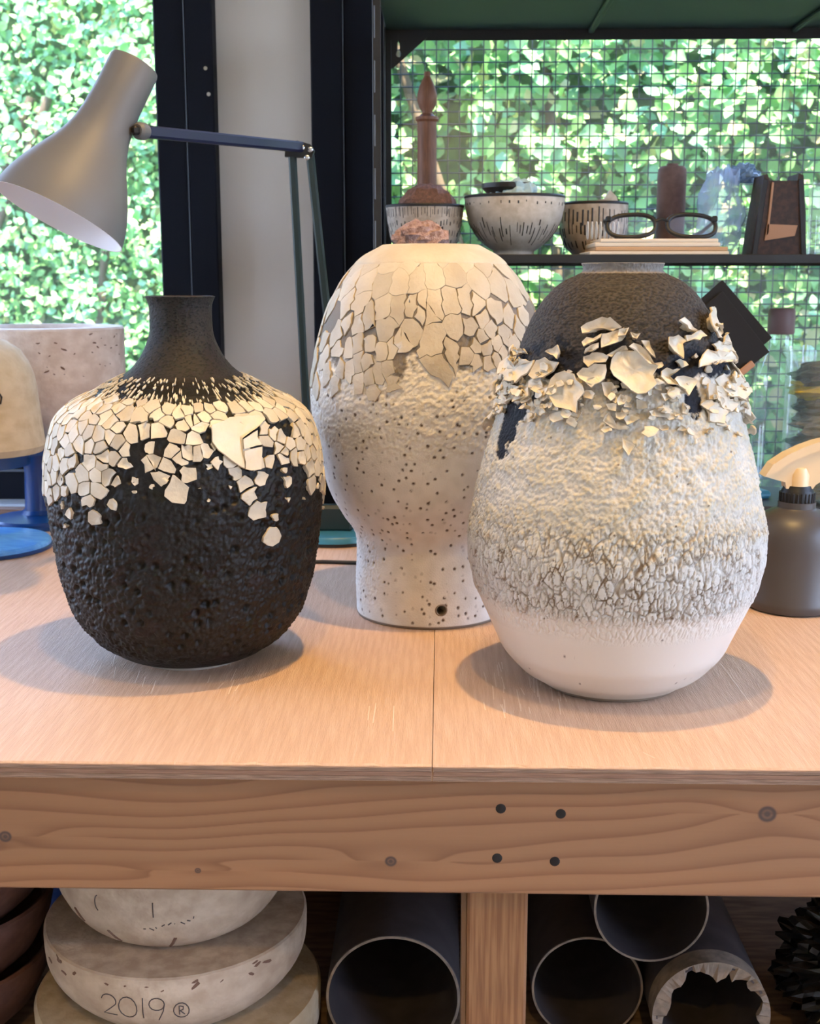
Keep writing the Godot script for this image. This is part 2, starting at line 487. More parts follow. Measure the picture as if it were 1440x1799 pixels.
func turned_body(v: Turned, relief: Callable, step: float, toward: float, foot: Color, turn: float, low := 0.0, high := 9.0) -> ArrayMesh:
	var angles := PackedFloat32Array()
	var a := -112.0
	while a < 112.0:
		angles.append(deg_to_rad(a + toward))
		a += turn
	while a < 247.5:
		angles.append(deg_to_rad(a + toward))
		a += 1.8
	var around := angles.size()
	var rows := int(v.s[v.s.size() - 1] / step)
	var pos := PackedVector3Array()
	var col := PackedColorArray()
	var index := PackedInt32Array()
	# underside
	var s0 := v.length_at(low)
	var s1 := v.length_at(minf(high, v.top))
	rows = maxi(2, int((s1 - s0) / step))
	if low == 0.0:
		for i in around:
			pos.append(Vector3(0, 0.002, 0))
			col.append(foot)
	for j in rows + 1:
		var k := v.place(v.s, lerpf(s0, s1, float(j) / rows))
		var n := v.slope(k)
		var rad := v.at(v.r, k)
		var y := v.at(v.h, k)
		for i in around:
			var sn := sin(angles[i])
			var cs := cos(angles[i])
			var got: Color = relief.call(Vector3(rad * sn, y, rad * cs), angles[i], y) # rgb colour, alpha the relief in metres
			var d := got.a
			pos.append(Vector3((rad + n.x * d) * sn, y + n.y * d, (rad + n.x * d) * cs))
			got.a = 1.0
			col.append(got)
	# over the lip and down inside
	var lip := v.r[v.r.size() - 1]
	var rim := col.size() - around
	for e in [] if high < v.top else [[-0.003, 0.0008], [-0.006, -0.002], [-0.008, -0.012], [-0.010, -0.05], [-lip, -0.055]]:
		for i in around:
			var rad: float = maxf(lip + e[0], 0.0)
			pos.append(Vector3(rad * sin(angles[i]), v.top + e[1], rad * cos(angles[i])))
			col.append(col[rim + i])
	var total := pos.size() / around
	for j in total - 1:
		for i in around:
			var i1 := (i + 1) % around
			var b0 := j * around
			var b1 := b0 + around
			index.append_array([b0 + i, b1 + i1, b0 + i1, b0 + i, b1 + i, b1 + i1])
	var arrays := []
	arrays.resize(Mesh.ARRAY_MAX)
	arrays[Mesh.ARRAY_VERTEX] = pos
	arrays[Mesh.ARRAY_COLOR] = col
	arrays[Mesh.ARRAY_INDEX] = index
	var st := SurfaceTool.new()
	st.create_from_arrays(arrays)
	st.generate_normals()
	return st.commit()

# cells of seeds (x, y, reach) on the unrolled surface; bare seeds take room and give no cell
func cells(seeds: PackedVector3Array, bare: PackedVector2Array, tall := 1.0) -> Array:
	# tall > 1 stretches the cells along the outline
	var out := []
	if tall != 1.0:
		for i in seeds.size():
			seeds[i].x *= tall
		for i in bare.size():
			bare[i].x *= tall
	for i in seeds.size():
		var c := Vector2(seeds[i].x, seeds[i].y)
		var reach := seeds[i].z
		var poly := PackedVector2Array()
		for k in 10:
			var a := TAU * (k + 0.3 * sin(i * 7.1)) / 10.0
			poly.append(c + Vector2(cos(a), sin(a)) * reach * (0.82 + 0.18 * sin(i * 3.7 + k * 2.3)))
		for j in seeds.size() + bare.size():
			if j == i:
				continue
			var o := bare[j - seeds.size()] if j >= seeds.size() else Vector2(seeds[j].x, seeds[j].y)
			if (o - c).length_squared() > 4.0 * reach * reach or o.is_equal_approx(c):
				continue
			var mid := (o + c) / 2.0
			var dir := o - c
			var cut := PackedVector2Array()
			for k in poly.size():
				var p := poly[k]
				var q := poly[(k + 1) % poly.size()]
				var dp := (p - mid).dot(dir)
				var dq := (q - mid).dot(dir)
				if dp <= 0:
					cut.append(p)
				if (dp < 0 and dq > 0) or (dp > 0 and dq < 0):
					cut.append(p.lerp(q, dp / (dp - dq)))
			poly = cut
			if poly.size() < 3:
				break
		for k in poly.size():
			poly[k].x /= tall
		out.append(poly)
	return out

# shrinks an outline by gap, drops its shortest edges and makes the long ones a little crooked
func worn(poly: PackedVector2Array, gap: float, crooked: FastNoiseLite, amount: float) -> PackedVector2Array:
	var big := PackedVector2Array()
	for p in poly:
		big.append(p * 1000.0)
	var got := Geometry2D.offset_polygon(big, -gap * 1000.0, Geometry2D.JOIN_MITER)
	if got.is_empty():
		return PackedVector2Array()
	var best: PackedVector2Array = got[0]
	var out := PackedVector2Array()
	for i in best.size():
		var p := best[i] / 1000.0
		var q := best[(i + 1) % best.size()] / 1000.0
		if p.distance_to(q) < 0.0012:
			continue
		out.append(p)
		var steps := int(p.distance_to(q) / 0.0065)
		for e in range(1, steps):
			out.append(p.lerp(q, float(e) / steps))
	for i in out.size():
		var p := out[i]
		out[i] = p + Vector2(crooked.get_noise_2d(p.x * 1000.0, p.y * 1000.0), crooked.get_noise_2d(p.x * 1000.0 + 77.0, p.y * 1000.0 + 31.0)) * amount
	return out

func area_of(poly: PackedVector2Array) -> float:
	var a := 0.0
	for i in poly.size():
		a += poly[i].cross(poly[(i + 1) % poly.size()])
	return absf(a) / 2.0

# one glaze plate: outline on the unrolled surface (x along the girth at `girth`, y the length along the outline), its rim `high`, dished or domed by `dish`
func plate(st: SurfaceTool, v: Turned, poly: PackedVector2Array, girth: float, high: float, dish: float, foot := 1.0, sunk := -0.002, tilt := Vector2.ZERO) -> void:
	var n := poly.size()
	var c := Vector2.ZERO
	for p in poly:
		c += p / n
	var clockwise := Geometry2D.is_polygon_clockwise(poly)
	var lay := func(p: Vector2, lift: float) -> Vector3:
		return v.point(p.x / girth, v.height_at(p.y), lift)
	var rings := [[foot, sunk, 0.0], [1.0, high - 0.0004, 1.0], [0.975, high, 0.9], [0.5, high + dish * 0.7, 0.5]]
	var made := []
	for ring in rings:
		var row := []
		for i in n:
			var p: Vector2 = c + (poly[i] - c) * float(ring[0])
			row.append(lay.call(p, ring[1] + (tilt.dot(poly[i] - c) * ring[2])))
		made.append(row)
	var mid: Vector3 = lay.call(c, high + dish)
	for k in 3:
		st.set_smooth_group(k + 1)
		for i in n:
			var j := (i + 1) % n
			if clockwise:
				quad(st, made[k][j], made[k][i], made[k + 1][i], made[k + 1][j])
			else:
				quad(st, made[k][i], made[k][j], made[k + 1][j], made[k + 1][i])
	st.set_smooth_group(3)
	for i in n:
		var j := (i + 1) % n
		if clockwise:
			tri(st, made[3][j], made[3][i], mid)
		else:
			tri(st, made[3][i], made[3][j], mid)

# the largest plates that face the room become parts, the rest one part
func lay_plates(root: Node3D, v: Turned, list: Array, girth: float, mats: Array, called: String, most: int, wave: FastNoiseLite = null) -> void:
	for e in list:
		var c := Vector2.ZERO
		for p in e.poly:
			c += p / e.poly.size()
		var n := v.slope(v.place(v.h, v.height_at(c.y)))
		e.size = area_of(e.poly) * maxf(0.02, cos(c.x / girth + 0.05) * n.x + 0.25 * n.y)
	list.sort_custom(func(a, b): return a.size > b.size)
	var rest := starter()
	var k := 0
	for e in list:
		var st := rest if k >= most else starter()
		if wave and e.has("thick"):
			sheet(st, v, e.poly, girth, e.high, e.dish, e.thick, e.tilt, wave, e.wave)
		else:
			plate(st, v, e.poly, girth, e.high, e.dish, e.get("foot", 1.0), e.get("sunk", -0.002), e.get("tilt", Vector2.ZERO))
		if k < most:
			part(called, done(st), mats[k % mats.size()], root)
		k += 1
	if k > most:
		var o := part("small_" + called + "s", done(rest), mats[0], root)
		o.set_meta("kind", "stuff")

# a thin curled sheet of glaze standing off the wall on a stub
func sheet(st: SurfaceTool, v: Turned, poly: PackedVector2Array, girth: float, high: float, dish: float, thick: float, tilt: Vector2, wave: FastNoiseLite, amount: float) -> void:
	var n := poly.size()
	var c := Vector2.ZERO
	for p in poly:
		c += p / n
	var clockwise := Geometry2D.is_polygon_clockwise(poly)
	var rings := [[0.45, -0.003, false], [0.55, high + dish * 0.7 - thick, true], [0.97, high - thick, true], [1.0, high - thick * 0.4, true], [0.975, high, true], [0.86, high + dish * 0.32, true], [0.66, high + dish * 0.66, true], [0.36, high + dish * 0.92, true]]
	var made := []
	for ring in rings:
		var row := []
		for i in n:
			var p: Vector2 = c + (poly[i] - c) * float(ring[0])
			var lift: float = ring[1]
			if ring[2]:
				lift += tilt.dot(p - c) + amount * wave.get_noise_2dv(p)
			row.append(v.point(p.x / girth, v.height_at(p.y), maxf(lift, -0.003)))
		made.append(row)
	var mid := v.point(c.x / girth, v.height_at(c.y), high + dish + amount * wave.get_noise_2dv(c))
	for k in rings.size() - 1:
		st.set_smooth_group(1 if k < 2 else 2 if k < 4 else 3)
		for i in n:
			var j := (i + 1) % n
			if clockwise:
				quad(st, made[k][j], made[k][i], made[k + 1][i], made[k + 1][j])
			else:
				quad(st, made[k][i], made[k][j], made[k + 1][j], made[k + 1][i])
	var last: Array = made[rings.size() - 1]
	for i in n:
		var j := (i + 1) % n
		if clockwise:
			tri(st, last[j], last[i], mid)
		else:
			tri(st, last[i], last[j], mid)
# ---------------------------------------------------------------- the scene
const BENCH := 0.9          # height of the bench top
const WALL := -1.47         # inner face of the wall with the windows
const CEILING := 3.2

func _ready() -> void:
	view_and_light()
	materials()
	room()
	outside()
	bench()
	bottle_vase()
	head_vase()
	egg_vase()
	desk_lamp()
	left_of_bench()
	shelving()
	shelf_things()
	right_of_bench()
	under_bench()
	ceiling_spots()

func view_and_light() -> void:
	var cam := Camera3D.new()
	cam.name = "camera"
	add_child(cam)
	cam.position = Vector3(0, 1.38, 1.176)
	cam.rotation_degrees = Vector3(-10.66, 1.42, 0)
	cam.near = 0.05
	cam.far = 200.0
	var lens := CameraAttributesPhysical.new()
	lens.frustum_focal_length = 29.06
	lens.exposure_aperture = 7.0
	lens.frustum_focus_distance = 1.5
	cam.attributes = lens
	cam.current = true
	var env := Environment.new()
	env.background_mode = Environment.BG_SKY
	var sky_material := ProceduralSkyMaterial.new()
	sky_material.sky_top_color = Color(0.54, 0.68, 0.91)
	sky_material.sky_horizon_color = Color(0.87, 0.91, 0.97)
	sky_material.sky_curve = 0.2
	sky_material.ground_bottom_color = Color(0.32, 0.32, 0.28)
	sky_material.ground_horizon_color = Color(0.6, 0.63, 0.6)
	sky_material.sky_energy_multiplier = 3.4
	sky_material.ground_energy_multiplier = 1.0
	sky_material.sun_angle_max = 1.0
	env.sky = Sky.new()
	env.sky.sky_material = sky_material
	env.tonemap_mode = Environment.TONE_MAPPER_LINEAR
	env.tonemap_exposure = 1.0
	env.sdfgi_enabled = true
	env.ssao_enabled = true
	env.ssil_enabled = true
	var w := WorldEnvironment.new()
	w.name = "surroundings"
	w.environment = env
	add_child(w)
	var sun := DirectionalLight3D.new()
	sun.name = "sun"
	add_child(sun)
	sun.look_at_from_position(Vector3.ZERO, Vector3(-0.42, -1.55, -0.62), Vector3.UP)
	sun.light_color = Color(1.0, 0.95, 0.86)
	sun.light_energy = 10.0
	sun.light_angular_distance = 0.6
	sun.shadow_enabled = true

func materials() -> void:
	M.plaster_wall = mat(Color(0.74, 0.715, 0.68), 0.9)
	M.white_wall = mat(Color(0.92, 0.91, 0.89), 0.9)
	M.ceiling = mat(Color(0.92, 0.91, 0.89), 0.9)
	M.floor = grained("floor", Color(0.64, 0.63, 0.61), Color(0.70, 0.69, 0.66), 0.8, Vector3.ONE * 0.8)
	M.frame = mat(Color(0.045, 0.06, 0.095), 0.65)
	M.frame.metallic_specular = 0.25
	M.frame_edge = mat(Color(0.30, 0.33, 0.37), 0.4)
	M.sill = mat(Color(0.72, 0.73, 0.74), 0.5)
	M.pane = glass(0.02)
	M.black_steel = mat(Color(0.06, 0.065, 0.07), 0.5)
	M.green_steel = mat(Color(0.10, 0.18, 0.155), 0.6)
	M.wire = mat(Color(0.035, 0.075, 0.06), 0.6)
	M.plywood = mat(Color.WHITE, 0.62)
	M.plywood.albedo_texture = picture("plywood", 0.012, 5, ramp([Color(0.75, 0.62, 0.52), Color(0.78, 0.65, 0.55), Color(0.80, 0.68, 0.585)], [0.2, 0.5, 0.8]))
	M.plywood.uv1_triplanar = true
	M.plywood.uv1_world_triplanar = true
	M.plywood.uv1_scale = Vector3(24.0, 5.0, 1.3)
	M.plywood.heightmap_enabled = true
	M.plywood.heightmap_scale = 0.05
	M.plywood.heightmap_texture = picture("relief", 0.06, 4)
	M.ply_edge = grained("ply edge", Color(0.52, 0.42, 0.35), Color(0.66, 0.54, 0.46), 0.85, Vector3(2.0, 60.0, 2.0), 0.06)
	M.ply_core = grained("ply core", Color(0.50, 0.38, 0.31), Color(0.58, 0.45, 0.37), 0.85, Vector3(2.0, 50.0, 2.0))
	M.pine_post = grained("pine post", Color(0.50, 0.335, 0.205), Color(0.61, 0.435, 0.28), 0.7, Vector3(14.0, 0.6, 14.0))
	M.pine_dark = mat(Color(0.50, 0.38, 0.28), 0.8)
	M.screw_hole_shade = mat(Color(0.10, 0.075, 0.06), 0.8)  # shade inside a hole, put into a flat colour
	M.screw = mat(Color(0.35, 0.34, 0.33), 0.4, 0.9)
	M.gypsum = grained("gypsum", Color(0.70, 0.61, 0.52), Color(0.80, 0.72, 0.63), 0.9, Vector3.ONE * 3.0, 0.08)
	M.gypsum_pink = grained("pink gypsum", Color(0.80, 0.71, 0.64), Color(0.88, 0.81, 0.75), 0.9, Vector3.ONE * 3.0, 0.08)
	M.gypsum_cream = grained("cream gypsum", Color(0.72, 0.64, 0.52), Color(0.79, 0.72, 0.61), 0.9, Vector3.ONE * 3.0, 0.06)
	M.stain = mat(Color(0.45, 0.34, 0.28), 0.9)
	M.pencil = mat(Color(0.30, 0.27, 0.27), 0.9)
	M.terracotta = grained("terracotta", Color(0.32, 0.20, 0.165), Color(0.42, 0.28, 0.23), 0.9, Vector3.ONE * 4.0)
	M.blue_paint = mat(Color(0.06, 0.22, 0.43), 0.3)
	M.blue_sky_sheen = grained("blue", Color(0.34, 0.62, 0.93), Color(0.48, 0.74, 0.98), 0.3, Vector3(2, 2, 6))  # sky reflected on the blue paint is put into this lighter colour
	M.aluminium = mat(Color(0.375, 0.375, 0.38), 0.55, 0.0)
	M.shade_white = mat(Color(0.90, 0.89, 0.90), 0.7)
	M.navy = mat(Color(0.075, 0.09, 0.22), 0.5)
	M.lamp_green = mat(Color(0.09, 0.16, 0.16), 0.4)
	M.teal = mat(Color(0.22, 0.47, 0.56), 0.4)
	M.chrome = mat(Color(0.75, 0.75, 0.75), 0.25, 1.0)
	M.cable = mat(Color(0.04, 0.04, 0.045), 0.5)
	for k in ["body", "black_body", "egg_body"]:
		var m := mat(Color.WHITE, 0.54 if k == "black_body" else 0.68 if k == "body" else 0.38)
		m.metallic_specular = 0.42 if k == "black_body" else 0.35
		m.vertex_color_use_as_albedo = true
		m.uv1_triplanar = true
		m.uv1_world_triplanar = true
		m.uv1_scale = Vector3.ONE * 9.0
		if k != "egg_body":
			m.heightmap_enabled = true
			m.heightmap_scale = 0.04
			m.heightmap_texture = picture("relief", 0.06, 4)
		M[k] = m
	M.plates = []
	for k in 3:
		var m := grained("glaze %d" % k, Color(0.79, 0.74, 0.65).darkened(0.05 * k), Color(0.85, 0.81, 0.73).darkened(0.04 * k), 0.55, Vector3.ONE * 5.0, 0.05, 0.008)
		M.plates.append(m)
	M.dome_plates = []
	for k in 3:
		M.dome_plates.append(grained("dome glaze %d" % k, Color(0.71, 0.66, 0.58).darkened(0.04 * k), Color(0.76, 0.72, 0.65).darkened(0.03 * k), 0.6, Vector3.ONE * 5.0, 0.05, 0.008))
	M.white_bowl = grained("bowl", Color(0.66, 0.61, 0.54), Color(0.76, 0.72, 0.66), 0.45, Vector3.ONE * 5.0)
	M.tan_bowl = grained("tan bowl", Color(0.56, 0.51, 0.45), Color(0.66, 0.61, 0.55), 0.5, Vector3.ONE * 5.0)
	M.dash = mat(Color(0.08, 0.07, 0.07), 0.5)
	M.wood_brown = grained("turned wood", Color(0.40, 0.25, 0.16), Color(0.50, 0.32, 0.21), 0.6, Vector3(20, 2, 20))
	M.brown_clay = grained("brown clay", Color(0.42, 0.31, 0.27), Color(0.48, 0.36, 0.31), 0.8, Vector3.ONE * 6.0)
	M.pink_stone = grained("stone", Color(0.55, 0.42, 0.38), Color(0.76, 0.64, 0.60), 0.9, Vector3.ONE * 9.0, 0.2)
	M.basket = grained("basket", Color(0.30, 0.20, 0.15), Color(0.46, 0.32, 0.25), 0.8, Vector3.ONE * 12.0, 0.2)
	M.paper = mat(Color(0.82, 0.77, 0.70), 0.9)
	M.paper_tan = mat(Color(0.72, 0.58, 0.44), 0.9)
	M.black_plastic = mat(Color(0.025, 0.025, 0.03), 0.5)
	M.card = mat(Color(0.035, 0.03, 0.035), 0.85)
	M.kraft = mat(Color(0.62, 0.47, 0.37), 0.9)
	M.rust = grained("rust", Color(0.14, 0.09, 0.07), Color(0.24, 0.15, 0.11), 0.7, Vector3.ONE * 7.0)
	M.clear_plastic = glass(0.07, Color(0.80, 0.93, 0.91))
	M.blue_bag = glass(0.45, Color(0.62, 0.74, 0.90))
	M.grey_bottle = mat(Color(0.27, 0.255, 0.25), 0.42)
	M.cream_plastic = mat(Color(0.86, 0.76, 0.60), 0.4)
	M.grey_tube = grained("tube", Color(0.23, 0.205, 0.205), Color(0.29, 0.26, 0.26), 0.6, Vector3.ONE * 2.0)
	M.tube_pale = grained("pale tube", Color(0.46, 0.405, 0.35), Color(0.57, 0.50, 0.43), 0.8, Vector3.ONE * 5.0)
	M.board = grained("board", Color(0.42, 0.33, 0.26), Color(0.52, 0.42, 0.33), 0.85, Vector3(1, 6, 6))
	M.bin_bag = mat(Color(0.03, 0.03, 0.035), 0.3)

func wall_with_gaps(called: String, from: float, to: float, gaps: Array, turn: bool, at: float, thick: float) -> void:
	# gaps: [start, end, low, high] along the wall; the wall is built of piers, sills and lintels joined in one mesh
	var st := starter()
	var put := func(a: float, b: float, low: float, high: float) -> void:
		if b - a < 0.001 or high - low < 0.001:
			return
		var mid := Vector3((a + b) / 2.0, (low + high) / 2.0, at)
		var size := Vector3(b - a, high - low, thick)
		if turn:
			mid = Vector3(at, mid.y, mid.x)
			size = Vector3(thick, size.y, size.x)
		add_box(st, mid, size, 0.001)
	var x := from
	for g in gaps:
		put.call(x, g[0], -0.05, CEILING + 0.05)
		put.call(g[0], g[1], -0.05, g[2])
		put.call(g[0], g[1], g[3], CEILING + 0.05)
		x = g[1]
	put.call(x, to, -0.05, CEILING + 0.05)
	struct(called, done(st), M.plaster_wall if called == "wall_back" else M.white_wall)

func room() -> void:
	struct("floor", box(Vector3(5.2, 0.1, 5.0), 0.001), M.floor, Vector3(0.2, -0.05, 0.8))
	struct("ceiling", box(Vector3(5.6, 0.1, 5.4), 0.001), M.ceiling, Vector3(0.2, CEILING + 0.1, 0.8))
	wall_with_gaps("wall_back", -2.3, 2.7, [[-2.05, -0.465, 0.905, 2.35], [-0.262, 2.2, 0.92, 2.35]], false, WALL - 0.09, 0.18)
	wall_with_gaps("wall_left", WALL, 3.2, [[-1.1, 0.2, 0.95, 2.3]], true, -2.39, 0.18)
	wall_with_gaps("wall_right", WALL, 3.2, [[-0.5, 2.5, 0.85, 2.5]], true, 2.79, 0.18)
	wall_with_gaps("wall_front", -2.48, 2.88, [], false, 3.25, 0.1)
	# glazing
	var left := struct("window_1", box(Vector3(1.49, 1.3, 0.006), 0.0005), M.pane, Vector3(-1.31, 1.70, WALL - 0.04))
	var rail := starter()
	add_box(rail, Vector3(-1.31, 1.018, WALL), Vector3(1.49, 0.082, 0.07), 0.003)
	part("frame_rail", done(rail), M.frame, left, -left.position)
	part("frame_rail", box(Vector3(1.49, 0.062, 0.06), 0.003), M.frame, left, Vector3(-1.31, 0.942, WALL + 0.002) - left.position)
	part("bead", box(Vector3(1.49, 0.006, 0.05), 0.001), M.frame_edge, left, Vector3(-1.31, 0.975, WALL + 0.012) - left.position)
	part("window_sill", box(Vector3(1.52, 0.012, 0.10), 0.003), M.sill, left, Vector3(-1.31, 0.906, WALL + 0.05) - left.position)
	part("frame_rail", box(Vector3(1.49, 0.06, 0.07), 0.003), M.frame, left, Vector3(-1.31, 2.33, WALL) - left.position)
	part("frame_stile", box(Vector3(0.06, 1.44, 0.07), 0.003), M.frame, left, Vector3(-2.04, 1.64, WALL) - left.position)
	part("frame_stile", box(Vector3(0.062, 1.50, 0.075), 0.003), M.frame, left, Vector3(-0.549, 1.64, WALL) - left.position)
	part("frame_stile", box(Vector3(0.056, 1.50, 0.090), 0.003), M.frame, left, Vector3(-0.488, 1.64, WALL) - left.position)
	part("gasket", box(Vector3(0.002, 1.50, 0.09), 0.0005), M.frame_edge, left, Vector3(-0.517, 1.64, WALL) - left.position)
	for s in [[-0.475, 1.795], [-0.470, 1.745]]:
		var st := starter()
		add_lathe(st, pairs([0.0, 0.0, 0.004, 0.0, 0.004, 0.002, 0.0, 0.002]), 12, Transform3D(Basis(Vector3.RIGHT, PI / 2), Vector3(s[0], s[1], WALL + 0.045)))
		part("screw", done(st), M.chrome, left, -left.position)
	var right := struct("window_2", box(Vector3(2.2, 1.36, 0.006), 0.0005), M.pane, Vector3(1.0, 1.66, WALL - 0.06))
	part("frame_stile", box(Vector3(0.064, 1.50, 0.09), 0.003), M.frame, right, Vector3(-0.232, 1.64, WALL) - right.position)
	part("frame_stile", box(Vector3(0.066, 1.50, 0.07), 0.003), M.frame, right, Vector3(-0.166, 1.64, WALL) - right.position)
	part("gasket", box(Vector3(0.002, 1.50, 0.085), 0.0005), M.frame_edge, right, Vector3(-0.199, 1.64, WALL) - right.position)
	part("frame_stile", box(Vector3(0.02, 1.50, 0.05), 0.003), M.frame, right, Vector3(-0.123, 1.64, WALL - 0.02) - right.position)
	part("frame_rail", box(Vector3(2.3, 0.06, 0.07), 0.003), M.frame, right, Vector3(1.0, 0.95, WALL) - right.position)
	part("frame_rail", box(Vector3(2.3, 0.06, 0.07), 0.003), M.frame, right, Vector3(1.0, 2.33, WALL) - right.position)
	var side := struct("window_3", box(Vector3(0.006, 1.35, 1.3), 0.0005), M.pane, Vector3(-2.39, 1.625, -0.45))
	for z in [-1.08, -0.45, 0.18]:
		part("frame_stile", box(Vector3(0.06, 1.35, 0.05), 0.003), M.frame, side, Vector3(-2.36, 1.625, z) - side.position)
	var other := struct("window_4", box(Vector3(0.006, 1.65, 3.0), 0.0005), M.pane, Vector3(2.79, 1.675, 1.0))
	for z in [-0.48, 0.5, 1.5, 2.48]:
		part("frame_stile", box(Vector3(0.06, 1.65, 0.05), 0.003), M.frame, other, Vector3(2.76, 1.675, z) - other.position)

func outside() -> void:
	var rng := RandomNumberGenerator.new()
	rng.seed = 11
	struct("ground", box(Vector3(30, 0.1, 24), 0.001), grained("ground", Color(0.42, 0.42, 0.36), Color(0.56, 0.54, 0.48), 0.95, Vector3.ONE * 0.7), Vector3(0, -0.16, -3.0))
	var leaf_mat := mat(Color.WHITE, 0.5)
	leaf_mat.vertex_color_use_as_albedo = true
	leaf_mat.backlight_enabled = true
	leaf_mat.backlight = Color(0.5, 0.6, 0.35)
	# one leaf: a folded pointed oval
	var st := starter()
	st.set_smooth_group(1)
	var rim := [Vector3(0, -0.5, 0), Vector3(0.26, -0.22, 0.05), Vector3(0.33, 0.05, 0.07), Vector3(0.18, 0.34, 0.03), Vector3(0, 0.55, -0.06), Vector3(-0.18, 0.34, 0.03), Vector3(-0.33, 0.05, 0.07), Vector3(-0.26, -0.22, 0.05)]
	for k in 8:
		tri(st, Vector3(0, 0.02, 0), rim[k], rim[(k + 1) % 8])
	var leaf := done(st)
	var hedges := [
		{"label": "close leafy hedge in sun behind the wire mesh window", "x0": -0.75, "x1": 3.6, "z": -2.75, "y0": -0.1, "y1": 2.45, "size": 0.058, "n": 26000, "deep": 0.30},
		{"label": "tall pale green hedge beyond the window on the side of the desk lamp", "x0": -4.2, "x1": -0.75, "z": -3.9, "y0": -0.1, "y1": 2.95, "size": 0.040, "n": 42000, "deep": 0.45},
	]
	var lumps := noise(FastNoiseLite.TYPE_SIMPLEX_SMOOTH, 1.3, 5, 2)
	for h in hedges:
		var root := thing("hedge", h.label, "hedge", Vector3((h.x0 + h.x1) / 2.0, -0.11, h.z - 0.3))
		# the twiggy heart of the hedge
		var core := starter()
		core.set_smooth_group(1)
		var nx := 26
		var ny := 22
		var at := func(i: int, j: int) -> Vector3:
			var x := lerpf(h.x0, h.x1, float(i) / nx)
			var y := lerpf(-0.02, h.y1 - h.y0 - 0.25, float(j) / ny)
			return Vector3(x - root.position.x, y, 0.3 - h.deep * 0.6 + 0.12 * lumps.get_noise_2d(x, y))
		for i in nx:
			for j in ny:
				quad(core, at.call(i, j), at.call(i + 1, j), at.call(i + 1, j + 1), at.call(i, j + 1))
		add_box(core, Vector3(0, (h.y1 - h.y0) / 2.0 - 0.15, -0.25), Vector3(h.x1 - h.x0, h.y1 - h.y0 - 0.3, 0.2), 0.02)
		part("twigs", done(core), M.get_or_add("twigs", grained("twigs", Color(0.22, 0.32, 0.16), Color(0.34, 0.44, 0.24), 0.95, Vector3.ONE * 2.0)), root)
		var mm := MultiMesh.new()
		mm.transform_format = MultiMesh.TRANSFORM_3D
		mm.use_colors = true
		mm.mesh = leaf
		mm.instance_count = h.n
		for k in h.n:
			var x := rng.randf_range(h.x0, h.x1)
			var y := rng.randf_range(h.y0, h.y1)
			var out := 0.20 * lumps.get_noise_2d(x * 1.7, y * 1.7) + 0.10 * lumps.get_noise_2d(x * 6.0, y * 6.0)
			var z: float = 0.3 - h.deep * rng.randf() * rng.randf() + out
			var size: float = h.size * rng.randf_range(0.6, 1.25)
			var b := Basis.from_euler(Vector3(rng.randf_range(-1.1, 0.5), rng.randf_range(-0.9, 0.9), rng.randf_range(-PI, PI))).scaled(Vector3.ONE * size)
			mm.set_instance_transform(k, Transform3D(b, Vector3(x - root.position.x, y + 0.11, z)))
			var t := rng.randf()
			var c := Color(0.15, 0.40, 0.12).lerp(Color(0.42, 0.68, 0.27), t)
			if rng.randf() < 0.10:
				c = Color(0.62, 0.55, 0.30)
			if rng.randf() < 0.25:
				c = Color(0.22, 0.45, 0.26)
			mm.set_instance_color(k, c)
		var o := MultiMeshInstance3D.new()
		o.name = "leaves"
		o.multimesh = mm
		o.material_override = leaf_mat
		o.set_meta("kind", "stuff")
		root.add_child(o)
		for k in 5:
			var x: float = rng.randf_range(h.x0, h.x1) - root.position.x
			part("stem", tube([Vector3(x, 0, 0.1), Vector3(x + rng.randf_range(-0.2, 0.2), 1.0, 0.22), Vector3(x + rng.randf_range(-0.5, 0.5), 2.2, 0.25)], 0.018, 6), M.get_or_add("bark", mat(Color(0.40, 0.34, 0.27), 0.9)), root)

func beam_picture(length: float, high: float) -> ImageTexture:
	var w := 2048
	var hh := 144
	var bend := noise(FastNoiseLite.TYPE_SIMPLEX_SMOOTH, 1.0, 21, 2)
	var fibre := noise(FastNoiseLite.TYPE_SIMPLEX_SMOOTH, 1.0, 22, 2)
	var data := PackedByteArray()
	data.resize(w * hh * 3)
	var knots := [[0.338, 0.045, 0.0085], [-0.05, 0.102, 0.0055], [-0.253, 0.115, 0.003], [-0.455, 0.079, 0.006]] # along, from the top edge, size
	var k3 := 0
	for j in hh:
		var y := high * (j + 0.5) / hh
		for i in w:
			var x := length * ((i + 0.5) / w - 0.5)
			var t := y / 0.0165 + 0.85 * bend.get_noise_2d(x * 2.2, y * 7.0) + 1.2 * sin(x * 3.1)
			var knot := 0.0
			for k in knots:
				var dx: float = x - k[0]
				var dy: float = y - k[1]
				var g := exp(-(dx * dx) / 0.0035 - dy * dy / (k[2] * k[2] * 5.0))
				t += g * 1.1 * signf(dy)
				var d: float = sqrt(dx * dx + dy * dy * 1.2) / k[2]
				if d < 1.25:
					knot = maxf(knot, clampf((1.25 - d) * 4.0, 0.0, 1.0) * (0.75 + 0.25 * sin(d * 9.0)))
			var band := t - floorf(t)
			var line := pow(band, 3.0) * smoothstep(1.0, 0.93, band)
			var f := 0.06 * fibre.get_noise_2d(x * 14.0, y * 900.0)
			var tone := clampf(line + f, -0.1, 1.0)
			var c := Color(0.60, 0.43, 0.295).lerp(Color(0.45, 0.30, 0.19), tone * 0.8)
			c = c.lerp(Color(0.30, 0.23, 0.20), knot) # the wood of the knots themselves
			data[k3] = int(clampf(c.r, 0, 1) * 255)
			data[k3 + 1] = int(clampf(c.g, 0, 1) * 255)
			data[k3 + 2] = int(clampf(c.b, 0, 1) * 255)
			k3 += 3
	return ImageTexture.create_from_image(Image.create_from_data(w, hh, false, Image.FORMAT_RGB8, data))

